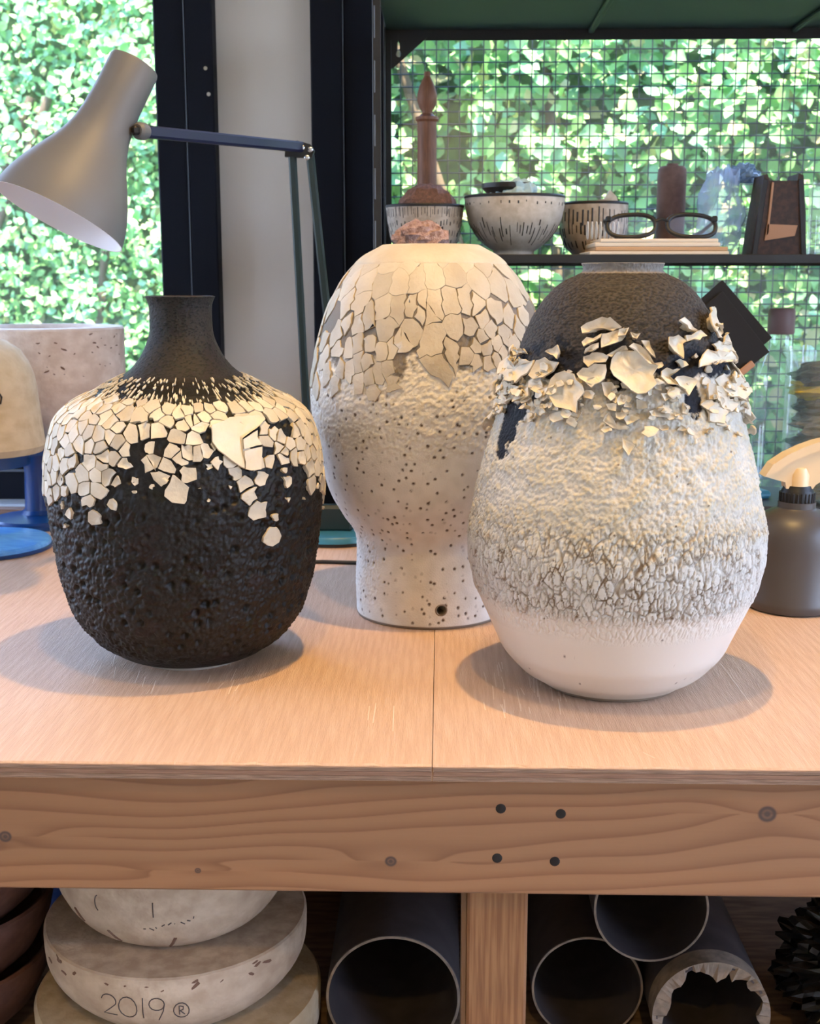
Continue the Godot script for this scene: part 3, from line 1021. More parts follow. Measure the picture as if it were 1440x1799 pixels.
func bench() -> void:
	var b := thing("workbench", "long plywood workbench with pine front rail and posts", "workbench", Vector3(0, 0, 0))
	var rng := RandomNumberGenerator.new()
	rng.seed = 3
	# two sheets of plywood meeting in a seam, front edge a little chewed
	for s in [[-1.55, -0.0072], [-0.0064, 1.55]]:
		var st := starter()
		st.set_smooth_group(0xFFFFFFFF)
		var x0: float = s[0]
		var x1: float = s[1]
		var n := 130
		var low := BENCH - 0.017
		var before := []
		for i in n + 1:
			var x := lerpf(x0, x1, float(i) / n)
			var chew := absf(rng.randfn(0.0, 0.0007)) + (0.003 if rng.randf() < 0.03 else 0.0)
			var drop := 0.0006 + absf(rng.randfn(0.0, 0.0005))
			var now := [Vector3(x, BENCH, -1.35), Vector3(x, BENCH, -chew - 0.0015), Vector3(x, BENCH - drop - 0.0008, -chew * 0.4), Vector3(x, low, 0), Vector3(x, low, -1.35)]
			if i > 0:
				for k in 5:
					quad(st, before[k], now[k], now[(k + 1) % 5], before[(k + 1) % 5])
			else:
				tri(st, now[0], now[2], now[1])
				tri(st, now[0], now[3], now[2])
				tri(st, now[0], now[4], now[3])
			if i == n:
				tri(st, now[0], now[1], now[2])
				tri(st, now[0], now[2], now[3])
				tri(st, now[0], now[3], now[4])
			before = now
		part("top_panel", done(st), M.plywood, b)
		# the sawn edge shows the layers
		for k in 3:
			part("edge_layer", box(Vector3(x1 - x0 - 0.001, 0.0046, 0.002), 0.0004), M.ply_edge if k % 2 == 0 else M.ply_core, b, Vector3((x0 + x1) / 2.0, BENCH - 0.0042 - 0.0049 * k, 0.0004))
	var scored := starter()
	for i in range(0, BENCH_SCRATCHES.size(), 4):
		var p := Vector3(BENCH_SCRATCHES[i] / 1000.0, BENCH, BENCH_SCRATCHES[i + 1] / 1000.0)
		var q := Vector3(BENCH_SCRATCHES[i + 2] / 1000.0, BENCH, BENCH_SCRATCHES[i + 3] / 1000.0)
		var side := (q - p).cross(Vector3.UP).normalized() * 0.0007
		var up := Vector3(0, 0.00025, 0)
		scored.set_smooth_group(0xFFFFFFFF)
		quad(scored, p - side, q - side, q + up, p + up)
		quad(scored, p + up, q + up, q + side, p + side)
	var scratches := part("scratches", done(scored), M.get_or_add("raised_grain", mat(Color(0.86, 0.77, 0.69), 0.8)), b)
	scratches.set_meta("kind", "stuff")
	# front rail; flat dark discs paint the shade inside its screw holes
	var m := mat(Color.WHITE, 0.65)
	m.albedo_texture = beam_picture(1.5, 0.138)
	var st := starter()
	add_box(st, Vector3.ZERO, Vector3(3.0, 0.138, 0.045), 0.0025)
	var rail := done(st)
	var arrays := rail.surface_get_arrays(0)
	var uv := PackedVector2Array()
	for p in arrays[Mesh.ARRAY_VERTEX]:
		uv.append(Vector2(p.x / 1.5 + 0.5, (0.069 - p.y) / 0.138))
	arrays[Mesh.ARRAY_TEX_UV] = uv
	var rail_mesh := ArrayMesh.new()
	rail_mesh.add_surface_from_arrays(Mesh.PRIMITIVE_TRIANGLES, arrays)
	var rail_part := part("front_rail", rail_mesh, m, b, Vector3(0, 0.814, -0.0525))
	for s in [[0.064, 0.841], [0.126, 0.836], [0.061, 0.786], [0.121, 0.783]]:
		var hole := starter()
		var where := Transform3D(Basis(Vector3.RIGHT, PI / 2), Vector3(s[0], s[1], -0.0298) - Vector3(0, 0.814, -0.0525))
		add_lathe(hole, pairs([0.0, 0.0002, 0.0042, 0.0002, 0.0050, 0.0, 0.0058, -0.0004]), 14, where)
		var o := part("screw_hole_shade", done(hole), M.screw_hole_shade, rail_part)
		o.set_meta("label", "flat dark disc painting the shade in a countersunk screw hole")
	part("post", box(Vector3(0.066, 0.74, 0.06), 0.003), M.pine_post, b, Vector3(0.0645, 0.37, -0.106))
	part("post_batten", box(Vector3(0.006, 0.74, 0.05), 0.001), M.pine_dark, b, Vector3(0.0285, 0.37, -0.108))
	for x in [-1.45, 1.45]:
		part("post", box(Vector3(0.066, 0.74, 0.06), 0.003), M.pine_post, b, Vector3(x, 0.37, -0.106))
	for x in [-1.45, 0.0645, 1.45]:
		part("back_post", box(Vector3(0.066, 0.88, 0.06), 0.003), M.pine_post, b, Vector3(x, 0.44, -1.25))
		part("cross_rail", box(Vector3(0.045, 0.1, 1.09), 0.003), M.pine_post, b, Vector3(x, 0.83, -0.65))
	part("lower_shelf", box(Vector3(3.0, 0.02, 1.1), 0.002), M.board, b, Vector3(0, 0.37, -0.72))
	part("back_panel", box(Vector3(3.0, 0.5, 0.012), 0.002), M.board, b, Vector3(0, 0.63, -1.29))
	part("upstand", box(Vector3(3.0, 0.012, 0.03), 0.001), M.ply_core, b, Vector3(0, 0.906, -1.335))

# ---------------------------------------------------------------- the three vases
func mixed(a: Color, b: Color, t: float) -> Color:
	return a.lerp(b, clampf(t, 0.0, 1.0))

func unrolled(v: Turned, list: Array, girth: float) -> PackedVector2Array:
	var out := PackedVector2Array()
	for i in range(0, list.size(), 2):
		out.append(Vector2(deg_to_rad(list[i] / 10.0) * girth, v.length_at(list[i + 1] / 10000.0)))
	return out

func unrolled_seeds(v: Turned, list: Array, girth: float) -> PackedVector3Array:
	var out := PackedVector3Array()
	for i in range(0, list.size(), 3):
		out.append(Vector3(deg_to_rad(list[i] / 10.0) * girth, v.length_at(list[i + 1] / 10000.0), list[i + 2] / 10000.0))
	return out

func bottle_vase() -> void:
	var v := Turned.new(BOTTLE_PROFILE)
	var root := thing("bottle_vase", "black cratered bottle vase with thin neck and cracked white glaze on its shoulder", "vase", Vector3(-0.32, BENCH + 0.0005, -0.36))
	var lump := noise(FastNoiseLite.TYPE_SIMPLEX_SMOOTH, 42.0, 1, 2)
	var grit := noise(FastNoiseLite.TYPE_CELLULAR, 190.0, 2, 1)
	var pits := noise(FastNoiseLite.TYPE_CELLULAR, 62.0, 3, 1)
	var fine := noise(FastNoiseLite.TYPE_SIMPLEX_SMOOTH, 260.0, 4, 2)
	var tone := noise(FastNoiseLite.TYPE_SIMPLEX_SMOOTH, 14.0, 5, 2)
	var relief := func(p: Vector3, _angle: float, y: float) -> Color:
		if y < 0.005:
			return Color(0.42, 0.38, 0.33, 0.0)
		var body := smoothstep(0.350, 0.318, y)
		var strong := body * smoothstep(0.008, 0.045, y) * (1.0 - 0.35 * smoothstep(0.20, 0.28, y))
		var g := grit.get_noise_3dv(p) + 1.0
		var c := pits.get_noise_3dv(p) + 1.0
		var d := strong * (0.0016 * lump.get_noise_3dv(p) + 0.0036 * (0.5 - g) - 0.0050 * smoothstep(0.40, 0.10, c))
		var f := fine.get_noise_3d(p.x * 0.6, p.y * 1.6, p.z * 0.6)
		d += (1.0 - body) * 0.0005 * f
		var dark := mixed(Color(0.0035, 0.0034, 0.0034), Color(0.008, 0.0064, 0.0056), 0.5 + tone.get_noise_3dv(p))
		var neck := mixed(Color(0.024, 0.0205, 0.018), Color(0.006, 0.0055, 0.005), smoothstep(0.1, 0.5, f) + 0.25 * tone.get_noise_3dv(p * 2.0))
		var col := mixed(dark, neck, smoothstep(0.352, 0.366, y))
		col.a = d
		return col
	part("body", turned_body(v, relief, 0.0016, 10.0, Color(0.42, 0.38, 0.33), 0.5, 0.0, 0.345), M.black_body, root)
	part("neck", turned_body(v, relief, 0.0012, 10.0, Color(0.42, 0.38, 0.33), 0.8, 0.345), M.body, root)
	# glaze plates
	var girth := 0.16
	var seeds := unrolled_seeds(v, BOTTLE_PLATES, girth)
	var front := seeds.size()
	var bare := unrolled(v, BOTTLE_BARE, girth)
	var rng := RandomNumberGenerator.new()
	rng.seed = 8
	# round the back, where the photograph shows nothing, the same crust goes on
	for k in 260:
		var a := rng.randf_range(deg_to_rad(98), deg_to_rad(282))
		var y := rng.randf_range(0.235, 0.335)
		if y < 0.29 + 0.04 * sin(a * 7.0) * sin(a * 3.0 + 1.0):
			continue
		var s := Vector3(a * girth, v.length_at(y), rng.randf_range(0.010, 0.018))
		var near := false
		for o in seeds:
			if Vector2(o.x - s.x, o.y - s.y).length() < 0.012:
				near = true
				break
		if not near:
			seeds.append(s)
	# small plates that fill the crust between the large ones, down to its ragged lower edge
	for k in 2600:
		var a := deg_to_rad(rng.randf_range(-99.0, 99.0))
		var y := rng.randf_range(0.22, 0.334)
		var low := 0.0
		for i in range(0, BOTTLE_EDGE.size() - 2, 2):
			var a0 := deg_to_rad(BOTTLE_EDGE[i] / 10.0)
			var a1 := deg_to_rad(BOTTLE_EDGE[i + 2] / 10.0)
			if a >= a0 and a < a1:
				low = lerpf(BOTTLE_EDGE[i + 1], BOTTLE_EDGE[i + 3], (a - a0) / (a1 - a0)) / 10000.0
		if low == 0.0 or y < low:
			continue
		var s := Vector3(a * girth, v.length_at(y), 0.017)
		var near := false
		for o in seeds:
			if Vector2(o.x - s.x, o.y - s.y).length() < 0.0135:
				near = true
				break
		for o in bare:
			if Vector2(o.x - s.x, o.y - s.y).length() < 0.0095:
				near = true
		if not near:
			seeds.append(s)
	var crooked := noise(FastNoiseLite.TYPE_SIMPLEX_SMOOTH, 0.11, 9, 2)
	var list := []
	var polys := cells(seeds, bare)
	for i in polys.size():
		var poly := worn(polys[i], 0.00035 + 0.0008 * pow(absf(sin(i * 2.7)), 3.0), crooked, 0.0032)
		if poly.size() >= 3:
			list.append({"poly": poly, "high": 0.0022 + 0.0012 * absf(sin(i * 5.3)), "dish": -0.0008 + 0.0012 * sin(i * 1.9), "foot": 0.98})
	# the short streaks that run down from the neck
	for k in 850:
		var a := rng.randf_range(-PI, PI)
		var t := rng.randf()
		var y := lerpf(0.331, 0.362, pow(t, 1.35))
		var s := v.length_at(y)
		var r := v.radius_at(y)
		var long := rng.randf_range(0.003, 0.0105) * (1.15 - 0.6 * t)
		var wide := rng.randf_range(0.0006, 0.0018) * (1.15 - 0.6 * t) * girth / r
		var mid := Vector2(a * girth, s)
		var poly := PackedVector2Array()
		for e in [[-1.0, -0.3], [-0.5, -1.0], [0.4, -0.9], [1.0, -0.2], [0.7, 0.6], [0.0, 1.0], [-0.8, 0.5]]:
			poly.append(mid + Vector2(e[0] * wide * rng.randf_range(0.6, 1.2), e[1] * long * rng.randf_range(0.7, 1.1)))
		list.append({"poly": poly, "high": 0.0016, "dish": 0.0002, "foot": 1.0})
	var wave := noise(FastNoiseLite.TYPE_SIMPLEX_SMOOTH, 70.0, 10, 2)
	for k in 3:
		var flake := starter()
		sheet(flake, v, worn(unrolled(v, [BOTTLE_FLAKE_MAIN, BOTTLE_FLAKE_UPPER, BOTTLE_FLAKE_LOWER][k], girth), 0.0003, crooked, 0.001), girth, [0.0064, 0.0054, 0.0060][k], [-0.0034, -0.0006, -0.0012][k], 0.003, Vector2(0.0, -0.05), wave, 0.0016)
		var o := part("large_flake", done(flake), M.plates[0], root)
		if k == 0:
			o.set_meta("label", "large smooth curled flake of cream glaze")
	lay_plates(root, v, list, girth, M.plates, "glaze_plate", 300)

func head_vase() -> void:
	var v := Turned.new(HEAD_PROFILE)
	var root := thing("dome_vase", "tall pale speckled vase with domed crackled top and narrow straight base", "vase", Vector3(-0.015, BENCH + 0.0005, -0.592))
	var wrinkle := noise(FastNoiseLite.TYPE_SIMPLEX_SMOOTH, 85.0, 31, 3)
	var soft := noise(FastNoiseLite.TYPE_SIMPLEX_SMOOTH, 22.0, 32, 2)
	var grit := noise(FastNoiseLite.TYPE_CELLULAR, 240.0, 33, 1)
	var specks := noise(FastNoiseLite.TYPE_CELLULAR, 92.0, 34, 1)
	var relief := func(p: Vector3, angle: float, y: float) -> Color:
		if y < 0.004:
			return Color(0.22, 0.18, 0.14, 0.0)
		var off := absf(angle - 0.04)
		var crust := smoothstep(0.235, 0.275, y + 0.02 * soft.get_noise_3dv(p)) * smoothstep(0.425, 0.385, y)
		var sides := smoothstep(0.55, 1.0, off) * smoothstep(0.012, 0.03, y) * smoothstep(0.17, 0.12, y)
		var w := wrinkle.get_noise_3d(p.x, p.y * 1.5, p.z)
		var g := grit.get_noise_3dv(p) + 1.0
		var d := crust * (0.0017 * w + 0.0020 * (0.5 - g)) + sides * 0.0022 * (0.5 - g) + 0.0006 * soft.get_noise_3dv(p)
		var col := mixed(Color(0.62, 0.585, 0.53), Color(0.69, 0.655, 0.60), 0.5 + soft.get_noise_3dv(p * 1.7))
		col = mixed(col, Color(0.64, 0.58, 0.48), crust * (0.5 + w))
		col = mixed(col, Color(0.16, 0.135, 0.11), smoothstep(0.364, 0.374, y + 0.03 * soft.get_noise_3dv(p) + 0.012 * w) * 0.95)
		var near := specks.get_noise_3dv(p) + 1.0
		var mark := smoothstep(0.27, 0.15, near) * smoothstep(0.36, 0.32, y) * smoothstep(0.004, 0.010, y)
		if soft.get_noise_3dv(p * 2.3) < -0.2:
			mark *= 0.3
		d -= mark * 0.0010
		col = mixed(col, Color(0.10, 0.07, 0.05), mark)
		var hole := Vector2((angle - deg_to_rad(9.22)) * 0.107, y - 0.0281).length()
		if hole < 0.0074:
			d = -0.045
			col = Color(0.08, 0.065, 0.05)  # shade inside the hole is painted into the clay colour
		col.a = d
		return col
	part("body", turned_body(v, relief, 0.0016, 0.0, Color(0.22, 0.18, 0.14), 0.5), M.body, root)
	var rim := starter()
	var at := v.point(deg_to_rad(9.22), 0.0281, 0.0)
	var n := Vector3(sin(deg_to_rad(9.22)), 0, cos(deg_to_rad(9.22)))
	add_lathe(rim, pairs([0.0066, -0.044, 0.0064, -0.002, 0.0067, 0.0002, 0.0074, 0.0006, 0.0092, -0.0006]), 28, Transform3D(Basis(Quaternion(Vector3.UP, n)), at))
	part("drain_hole", done(rim), M.get_or_add("raw_clay", mat(Color(0.50, 0.45, 0.40), 0.8)), root)
	var girth := 0.15
	var seeds := unrolled_seeds(v, HEAD_PLATES, girth)
	var bare := unrolled(v, HEAD_BARE, girth)
	var rng := RandomNumberGenerator.new()
	rng.seed = 18
	for k in 260:
		var a := rng.randf_range(deg_to_rad(80), deg_to_rad(280))
		var y := rng.randf_range(0.345, 0.512)
		var s := Vector3(a * girth, v.length_at(y), rng.randf_range(0.014, 0.026))
		var near := false
		for o in seeds:
			if Vector2(o.x - s.x, o.y - s.y).length() < 0.018:
				near = true
				break
		if not near:
			seeds.append(s)
	var crooked := noise(FastNoiseLite.TYPE_SIMPLEX_SMOOTH, 0.09, 19, 2)
	var list := []
	var polys := cells(seeds, bare, 1.35)
	for i in polys.size():
		var y := v.height_at(seeds[i].y)
		var gap := lerpf(0.0002, 0.00006, smoothstep(0.43, 0.47, y)) + 0.0016 * pow(absf(sin(i * 2.7)), 6.0) * smoothstep(0.47, 0.44, y)
		var poly := worn(polys[i], gap, crooked, 0.0042)
		if poly.size() >= 3:
			list.append({"poly": poly, "high": (0.0020 + 0.0008 * absf(sin(i * 5.3))) * lerpf(1.0, 0.75, smoothstep(0.43, 0.46, y)), "dish": 0.0002 + 0.0006 * sin(i * 1.9), "foot": 0.99})
	# a cap of smooth glaze round the mouth
	var cap := starter()
	var ring := []
	for k in 12:
		var y := lerpf(0.496, 0.5233, k / 11.0)
		var q := v.place(v.h, y)
		var nn := v.slope(q)
		var lift := 0.0026 * smoothstep(0.0, 0.12, k / 11.0)
		ring.append(Vector2(v.at(v.r, q) + nn.x * lift, y + nn.y * lift))
	ring.append(Vector2(0.060, 0.5262))
	ring.append(Vector2(0.052, 0.524))
	ring.append(Vector2(0.050, 0.50))
	add_lathe(cap, ring, 64)
	var cap_part := part("glaze_cap", done(cap), M.dome_plates[0], root)
	cap_part.set_meta("label", "smooth cap of cream glaze round the mouth")
	lay_plates(root, v, list, girth, M.dome_plates, "glaze_plate", 300)

func egg_vase() -> void:
	var v := Turned.new(EGG_PROFILE)
	var root := thing("egg_vase", "egg-shaped vase, black top, curling cream flakes, crusty grey-white belly, smooth white foot", "vase", Vector3(0.207, BENCH + 0.0005, -0.271))
	var rough := noise(FastNoiseLite.TYPE_SIMPLEX_SMOOTH, 165.0, 41, 3)
	var lump := noise(FastNoiseLite.TYPE_SIMPLEX_SMOOTH, 34.0, 42, 2)
	var cracks := noise(FastNoiseLite.TYPE_CELLULAR, 115.0, 43, 1)
	cracks.cellular_return_type = FastNoiseLite.RETURN_DISTANCE2_SUB
	var small := noise(FastNoiseLite.TYPE_CELLULAR, 190.0, 44, 1)
	small.cellular_return_type = FastNoiseLite.RETURN_DISTANCE2_SUB
	var grit := noise(FastNoiseLite.TYPE_CELLULAR, 185.0, 45, 2)
	var specks := noise(FastNoiseLite.TYPE_CELLULAR, 55.0, 46, 1)
	var spots := [[-66.8, 0.319, 0.020, 0.030], [-68.0, 0.298, 0.012, 0.018], [-49.5, 0.353, 0.008, 0.008], [28.4, 0.350, 0.012, 0.019], [20.0, 0.375, 0.012, 0.012], [-60.0, 0.335, 0.010, 0.012]]
	var relief := func(p: Vector3, angle: float, y: float) -> Color:
		if y < 0.006:
			return Color(0.30, 0.25, 0.19, -0.0008)
		var l := lump.get_noise_3dv(p)
		var r := rough.get_noise_3dv(p)
		var black := smoothstep(0.368, 0.376, y + 0.016 * l + 0.006 * r)
		for s in spots:
			var q := Vector2((angle - deg_to_rad(s[0])) * 0.142 / s[2], (y - s[1]) / s[3]).length() + 0.5 * l + 0.25 * r
			black = maxf(black, smoothstep(1.05, 0.9, q))
		var crust := smoothstep(0.175, 0.215, y + 0.02 * l) * (1.0 - black)
		var crackle := smoothstep(0.108, 0.125, y + 0.006 * r) * smoothstep(0.245, 0.195, y + 0.025 * l)
		var fringe := smoothstep(0.090, 0.100, y + 0.006 * r) * smoothstep(0.135, 0.115, y)
		var g := grit.get_noise_3dv(p) + 1.0
		var d := crust * (0.0010 * r + 0.0024 * l + 0.0034 * (0.5 - g))
		d += black * (0.0012 * rough.get_noise_3d(p.x, p.y * 2.2, p.z) - 0.001)
		var a := cracks.get_noise_3d(p.x + 0.0014 * r, p.y * 0.44 + 0.002 * l, p.z) + 1.0
		var b := small.get_noise_3d(p.x + 0.001 * r, p.y * 0.36, p.z) + 1.0
		var deep := maxf(smoothstep(0.12, 0.03, a), 0.6 * smoothstep(0.12, 0.03, b))
		d += crackle * (0.0022 + 0.0012 * l - 0.0022 * deep)
		d += fringe * 0.0009 * (0.3 - smoothstep(0.3, 0.0, small.get_noise_3d(p.x, p.y * 0.16, p.z) + 1.0))
		var col := Color(0.63, 0.585, 0.52)
		col = mixed(col, Color(0.55, 0.53, 0.48), crackle * 0.8)
		col = mixed(col, Color(0.45, 0.42, 0.35), crust * (0.75 + 0.5 * l))
		col = mixed(col, Color(0.52, 0.445, 0.31), crust * smoothstep(0.15, 0.45, r + 0.5 * l))  # yellow patches: warm lamp light put into the crust colour
		col = mixed(col, Color(0.20, 0.14, 0.09), crackle * deep * (0.65 + 0.9 * l))
		var top := mixed(Color(0.014, 0.013, 0.013), Color(0.060, 0.050, 0.042), 0.45 + 1.1 * rough.get_noise_3d(p.x, p.y * 2.2, p.z))
		top = mixed(Color(0.007, 0.007, 0.008), top, smoothstep(0.398, 0.404, y + 0.03 * l + 0.012 * r))
		if y > 0.4865:
			top = Color(0.20, 0.18, 0.16)
		col = mixed(col, top, black)
		var near := specks.get_noise_3dv(p) + 1.0
		col = mixed(col, Color(0.12, 0.08, 0.06), smoothstep(0.085, 0.05, near) * (1.0 - black))
		col.a = d
		return col
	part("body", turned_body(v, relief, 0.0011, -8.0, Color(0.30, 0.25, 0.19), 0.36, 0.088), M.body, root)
	part("glazed_foot", turned_body(v, relief, 0.003, -8.0, Color(0.30, 0.25, 0.19), 0.36, 0.0, 0.088), M.egg_body, root)
	var girth := 0.15
	var list := []
	var rng := RandomNumberGenerator.new()
	rng.seed = 28
	var crooked := noise(FastNoiseLite.TYPE_SIMPLEX_SMOOTH, 0.16, 29, 2)
	var count := 0
	for e in EGG_FLAKES:
		var raw := unrolled(v, e.slice(2), girth)
		var poly := worn(raw, 0.0002, crooked, 0.0034)
		if poly.size() < 3:
			continue
		var high: float = e[0] / 1000.0 * 0.85
		list.append({"poly": poly, "high": high, "dish": -e[1] / 1000.0 * 0.8, "thick": 0.0028, "wave": 0.0035, "tilt": Vector2(rng.randf_range(-0.12, 0.12), rng.randf_range(-0.22, 0.06))})
		count += 1
	# crumbs between and below the flakes, and the same crust round the back
	for k in 400:
		var back := k >= 210
		var a := rng.randf_range(deg_to_rad(75), deg_to_rad(265)) if back else rng.randf_range(deg_to_rad(-98), deg_to_rad(82))
		var y := rng.randfn(0.358, 0.018) if back else rng.randfn(0.350, 0.017)
		var size := rng.randf_range(0.006, 0.020) if back else rng.randf_range(0.0022, 0.0075)
		if y > 0.405 or y < 0.30:
			continue
		var clear := false
		for s in spots:
			if Vector2((a - deg_to_rad(s[0])) * 0.142 / s[2], (y - s[1]) / s[3]).length() < 1.0:
				clear = true
		if clear:
			continue
		var mid := Vector2(a * girth, v.length_at(y))
		var poly := PackedVector2Array()
		for i in 7:
			var w := TAU * i / 7.0 + rng.randf_range(-0.3, 0.3)
			poly.append(mid + Vector2(cos(w) * 1.15, sin(w) * 0.85) * size * rng.randf_range(0.55, 1.2))
		list.append({"poly": poly, "high": rng.randf_range(0.003, 0.010), "dish": rng.randf_range(-0.003, 0.001), "thick": 0.002, "wave": 0.002, "tilt": Vector2(rng.randf_range(-0.4, 0.4), rng.randf_range(-0.5, 0.2))})
	lay_plates(root, v, list, girth, M.plates, "glaze_flake", 300, noise(FastNoiseLite.TYPE_SIMPLEX_SMOOTH, 75.0, 12, 2))
# ---------------------------------------------------------------- lamp
func desk_lamp() -> void:
	var root := thing("desk_lamp", "jointed desk lamp with grey bell shade, navy upper arm and dark green lower arms", "lamp", Vector3(-0.2, BENCH, -1.12))
	var o := root.position
	part("base", lathe(pairs([0.0, 0.0, 0.100, 0.0, 0.105, 0.004, 0.105, 0.014, 0.102, 0.018, 0.0, 0.020]), 56), M.teal, root)
	part("base_edge", lathe(pairs([0.100, 0.0, 0.1062, 0.001, 0.1062, 0.006, 0.104, 0.007]), 56), M.cable, root)
	var stem := Vector3(-0.205, 0.93, -1.09) - o
	part("bracket", box(Vector3(0.085, 0.05, 0.03), 0.006), M.lamp_green, root, stem + Vector3(0, 0.012, 0))
	var elbow := Vector3(-0.240, 1.593, -1.0) - o
	var head := Vector3(-0.418, 1.583, -0.625) - o
	var bar := func(called: String, a: Vector3, b: Vector3, wide: float, deep: float, m: Material) -> void:
		var st := starter()
		var t := (b - a).normalized()
		var side := t.cross(Vector3.BACK).normalized()
		add_box(st, (a + b) / 2.0, Vector3(wide, a.distance_to(b), deep), 0.003, Basis(side, t, side.cross(t)))
		part(called, done(st), m, root)
	bar.call("lower_arm", stem + Vector3(-0.033, 0.02, 0.01), elbow + Vector3(-0.014, 0.0, 0), 0.014, 0.010, M.lamp_green)
	bar.call("lower_arm", stem + Vector3(0.035, 0.02, 0.01), elbow + Vector3(0.016, -0.004, 0), 0.014, 0.010, M.lamp_green)
	bar.call("upper_arm", elbow + Vector3(0.004, 0.006, 0.0), head, 0.017, 0.013, M.navy)
	bar.call("arm_socket", head.lerp(elbow, 0.18), head + (head - elbow) * 0.06, 0.0125, 0.011, M.cable)
	var plate_ := starter()
	add_prism(plate_, outline_of([-0.026, -0.010, 0.020, -0.012, 0.024, 0.0, 0.018, 0.010, -0.004, 0.016, -0.024, 0.012]), 0.016, Transform3D(Basis.IDENTITY, elbow))
	part("elbow_plate", done(plate_), M.black_plastic, root)
	for s in [Vector3(0.004, 0.004, 0.009), Vector3(0.018, 0.001, 0.009), Vector3(0.012, -0.012, 0.009)]:
		part("pivot_screw", lathe(pairs([0.0, 0.0, 0.0045, 0.0, 0.0045, 0.002, 0.003, 0.003, 0.0, 0.003]), 14, Transform3D(Basis(Vector3.RIGHT, PI / 2), elbow + s)), M.chrome, root)
	part("stop_pin", lathe(pairs([0.0, 0.0, 0.004, 0.0, 0.004, 0.016, 0.0, 0.016]), 10, Transform3D(Basis(Vector3.FORWARD, PI / 2), Vector3(-0.226, 1.207, -1.028) - o)), M.chrome, root)
	# the bell shade, open at the low end
	var top := Vector3(-0.431, 1.677, -0.642) - o
	var mouth := Vector3(-0.531, 1.463, -0.578) - o
	var axis := (mouth - top).normalized()
	var length := top.distance_to(mouth)
	var where := Transform3D(Basis(Quaternion(Vector3.UP, axis)), top)
	var outer := pairs([0.0, 0.0, 0.030, 0.0, 0.0345, 0.0018, 0.0355, 0.005, 0.0362, 0.06 * length / 0.25, 0.038, 0.09 * length / 0.25, 0.0415, 0.112 * length / 0.25, 0.0475, 0.132 * length / 0.25, 0.0565, 0.152 * length / 0.25, 0.068, 0.174 * length / 0.25, 0.0785, 0.196 * length / 0.25, 0.0865, 0.216 * length / 0.25, 0.0915, 0.234 * length / 0.25, 0.0945, length])
	part("shade", lathe(outer, 64, where), M.aluminium, root)
	var inner := []
	for p in outer:
		if p.x > 0.031:
			inner.append(Vector2(p.x - 0.0016, p.y))
	inner.push_front(Vector2(0.0, 0.02))
	inner.append(Vector2(0.0945, length))
	part("shade_lining", lathe(inner, 64, where), M.shade_white, root)
	part("shade_joint", lathe(pairs([0.0, 0.0, 0.011, 0.0, 0.012, 0.003, 0.012, 0.014, 0.009, 0.018, 0.0, 0.018]), 20, Transform3D(Basis(Quaternion(Vector3.UP, (head - elbow).normalized())), head - (head - elbow).normalized() * 0.002)), M.aluminium, root)
	part("bulb", lathe(pairs([0.0, 0.0, 0.014, 0.0, 0.015, 0.03, 0.026, 0.055, 0.028, 0.07, 0.02, 0.088, 0.0, 0.095]), 24, where.translated_local(Vector3(0, 0.05, 0))), M.shade_white, root)
	one("lamp_cable", "thin black cable lying on the bench behind the bottle vase", "cable", tube([Vector3(-0.42, 0.9035, -0.87), Vector3(-0.30, 0.9035, -0.885), Vector3(-0.20, 0.9035, -0.89), Vector3(-0.10, 0.9035, -0.88), Vector3(-0.02, 0.9035, -0.93), Vector3(0.02, 0.9035, -1.05), Vector3(0.0, 0.9035, -1.3)], 0.0034, 8), M.cable)

# ---------------------------------------------------------------- moulds and banding wheels by the left window
func banding_wheel(label: String, at: Vector3, high: float, head: float, base: float, top_mat: Material) -> void:
	var w := thing("banding_wheel", label, "turntable", at)
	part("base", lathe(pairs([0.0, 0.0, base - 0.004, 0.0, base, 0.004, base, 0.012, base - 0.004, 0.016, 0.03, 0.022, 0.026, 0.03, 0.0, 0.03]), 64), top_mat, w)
	part("base_rim", lathe(pairs([base - 0.002, 0.0, base + 0.002, 0.001, base + 0.002, 0.006, base - 0.001, 0.008]), 64), M.blue_paint, w)
	part("column", lathe(pairs([0.024, 0.02, 0.022, 0.05, 0.020, high * 0.6, 0.024, high - 0.03, 0.03, high - 0.02, 0.0, high - 0.02]), 28), M.blue_paint, w)
	part("wheel_head", lathe(pairs([0.0, high - 0.028, head - 0.03, high - 0.028, head, high - 0.024, head, high - 0.002, head - 0.002, high, 0.0, high]), 64), M.blue_paint, w)

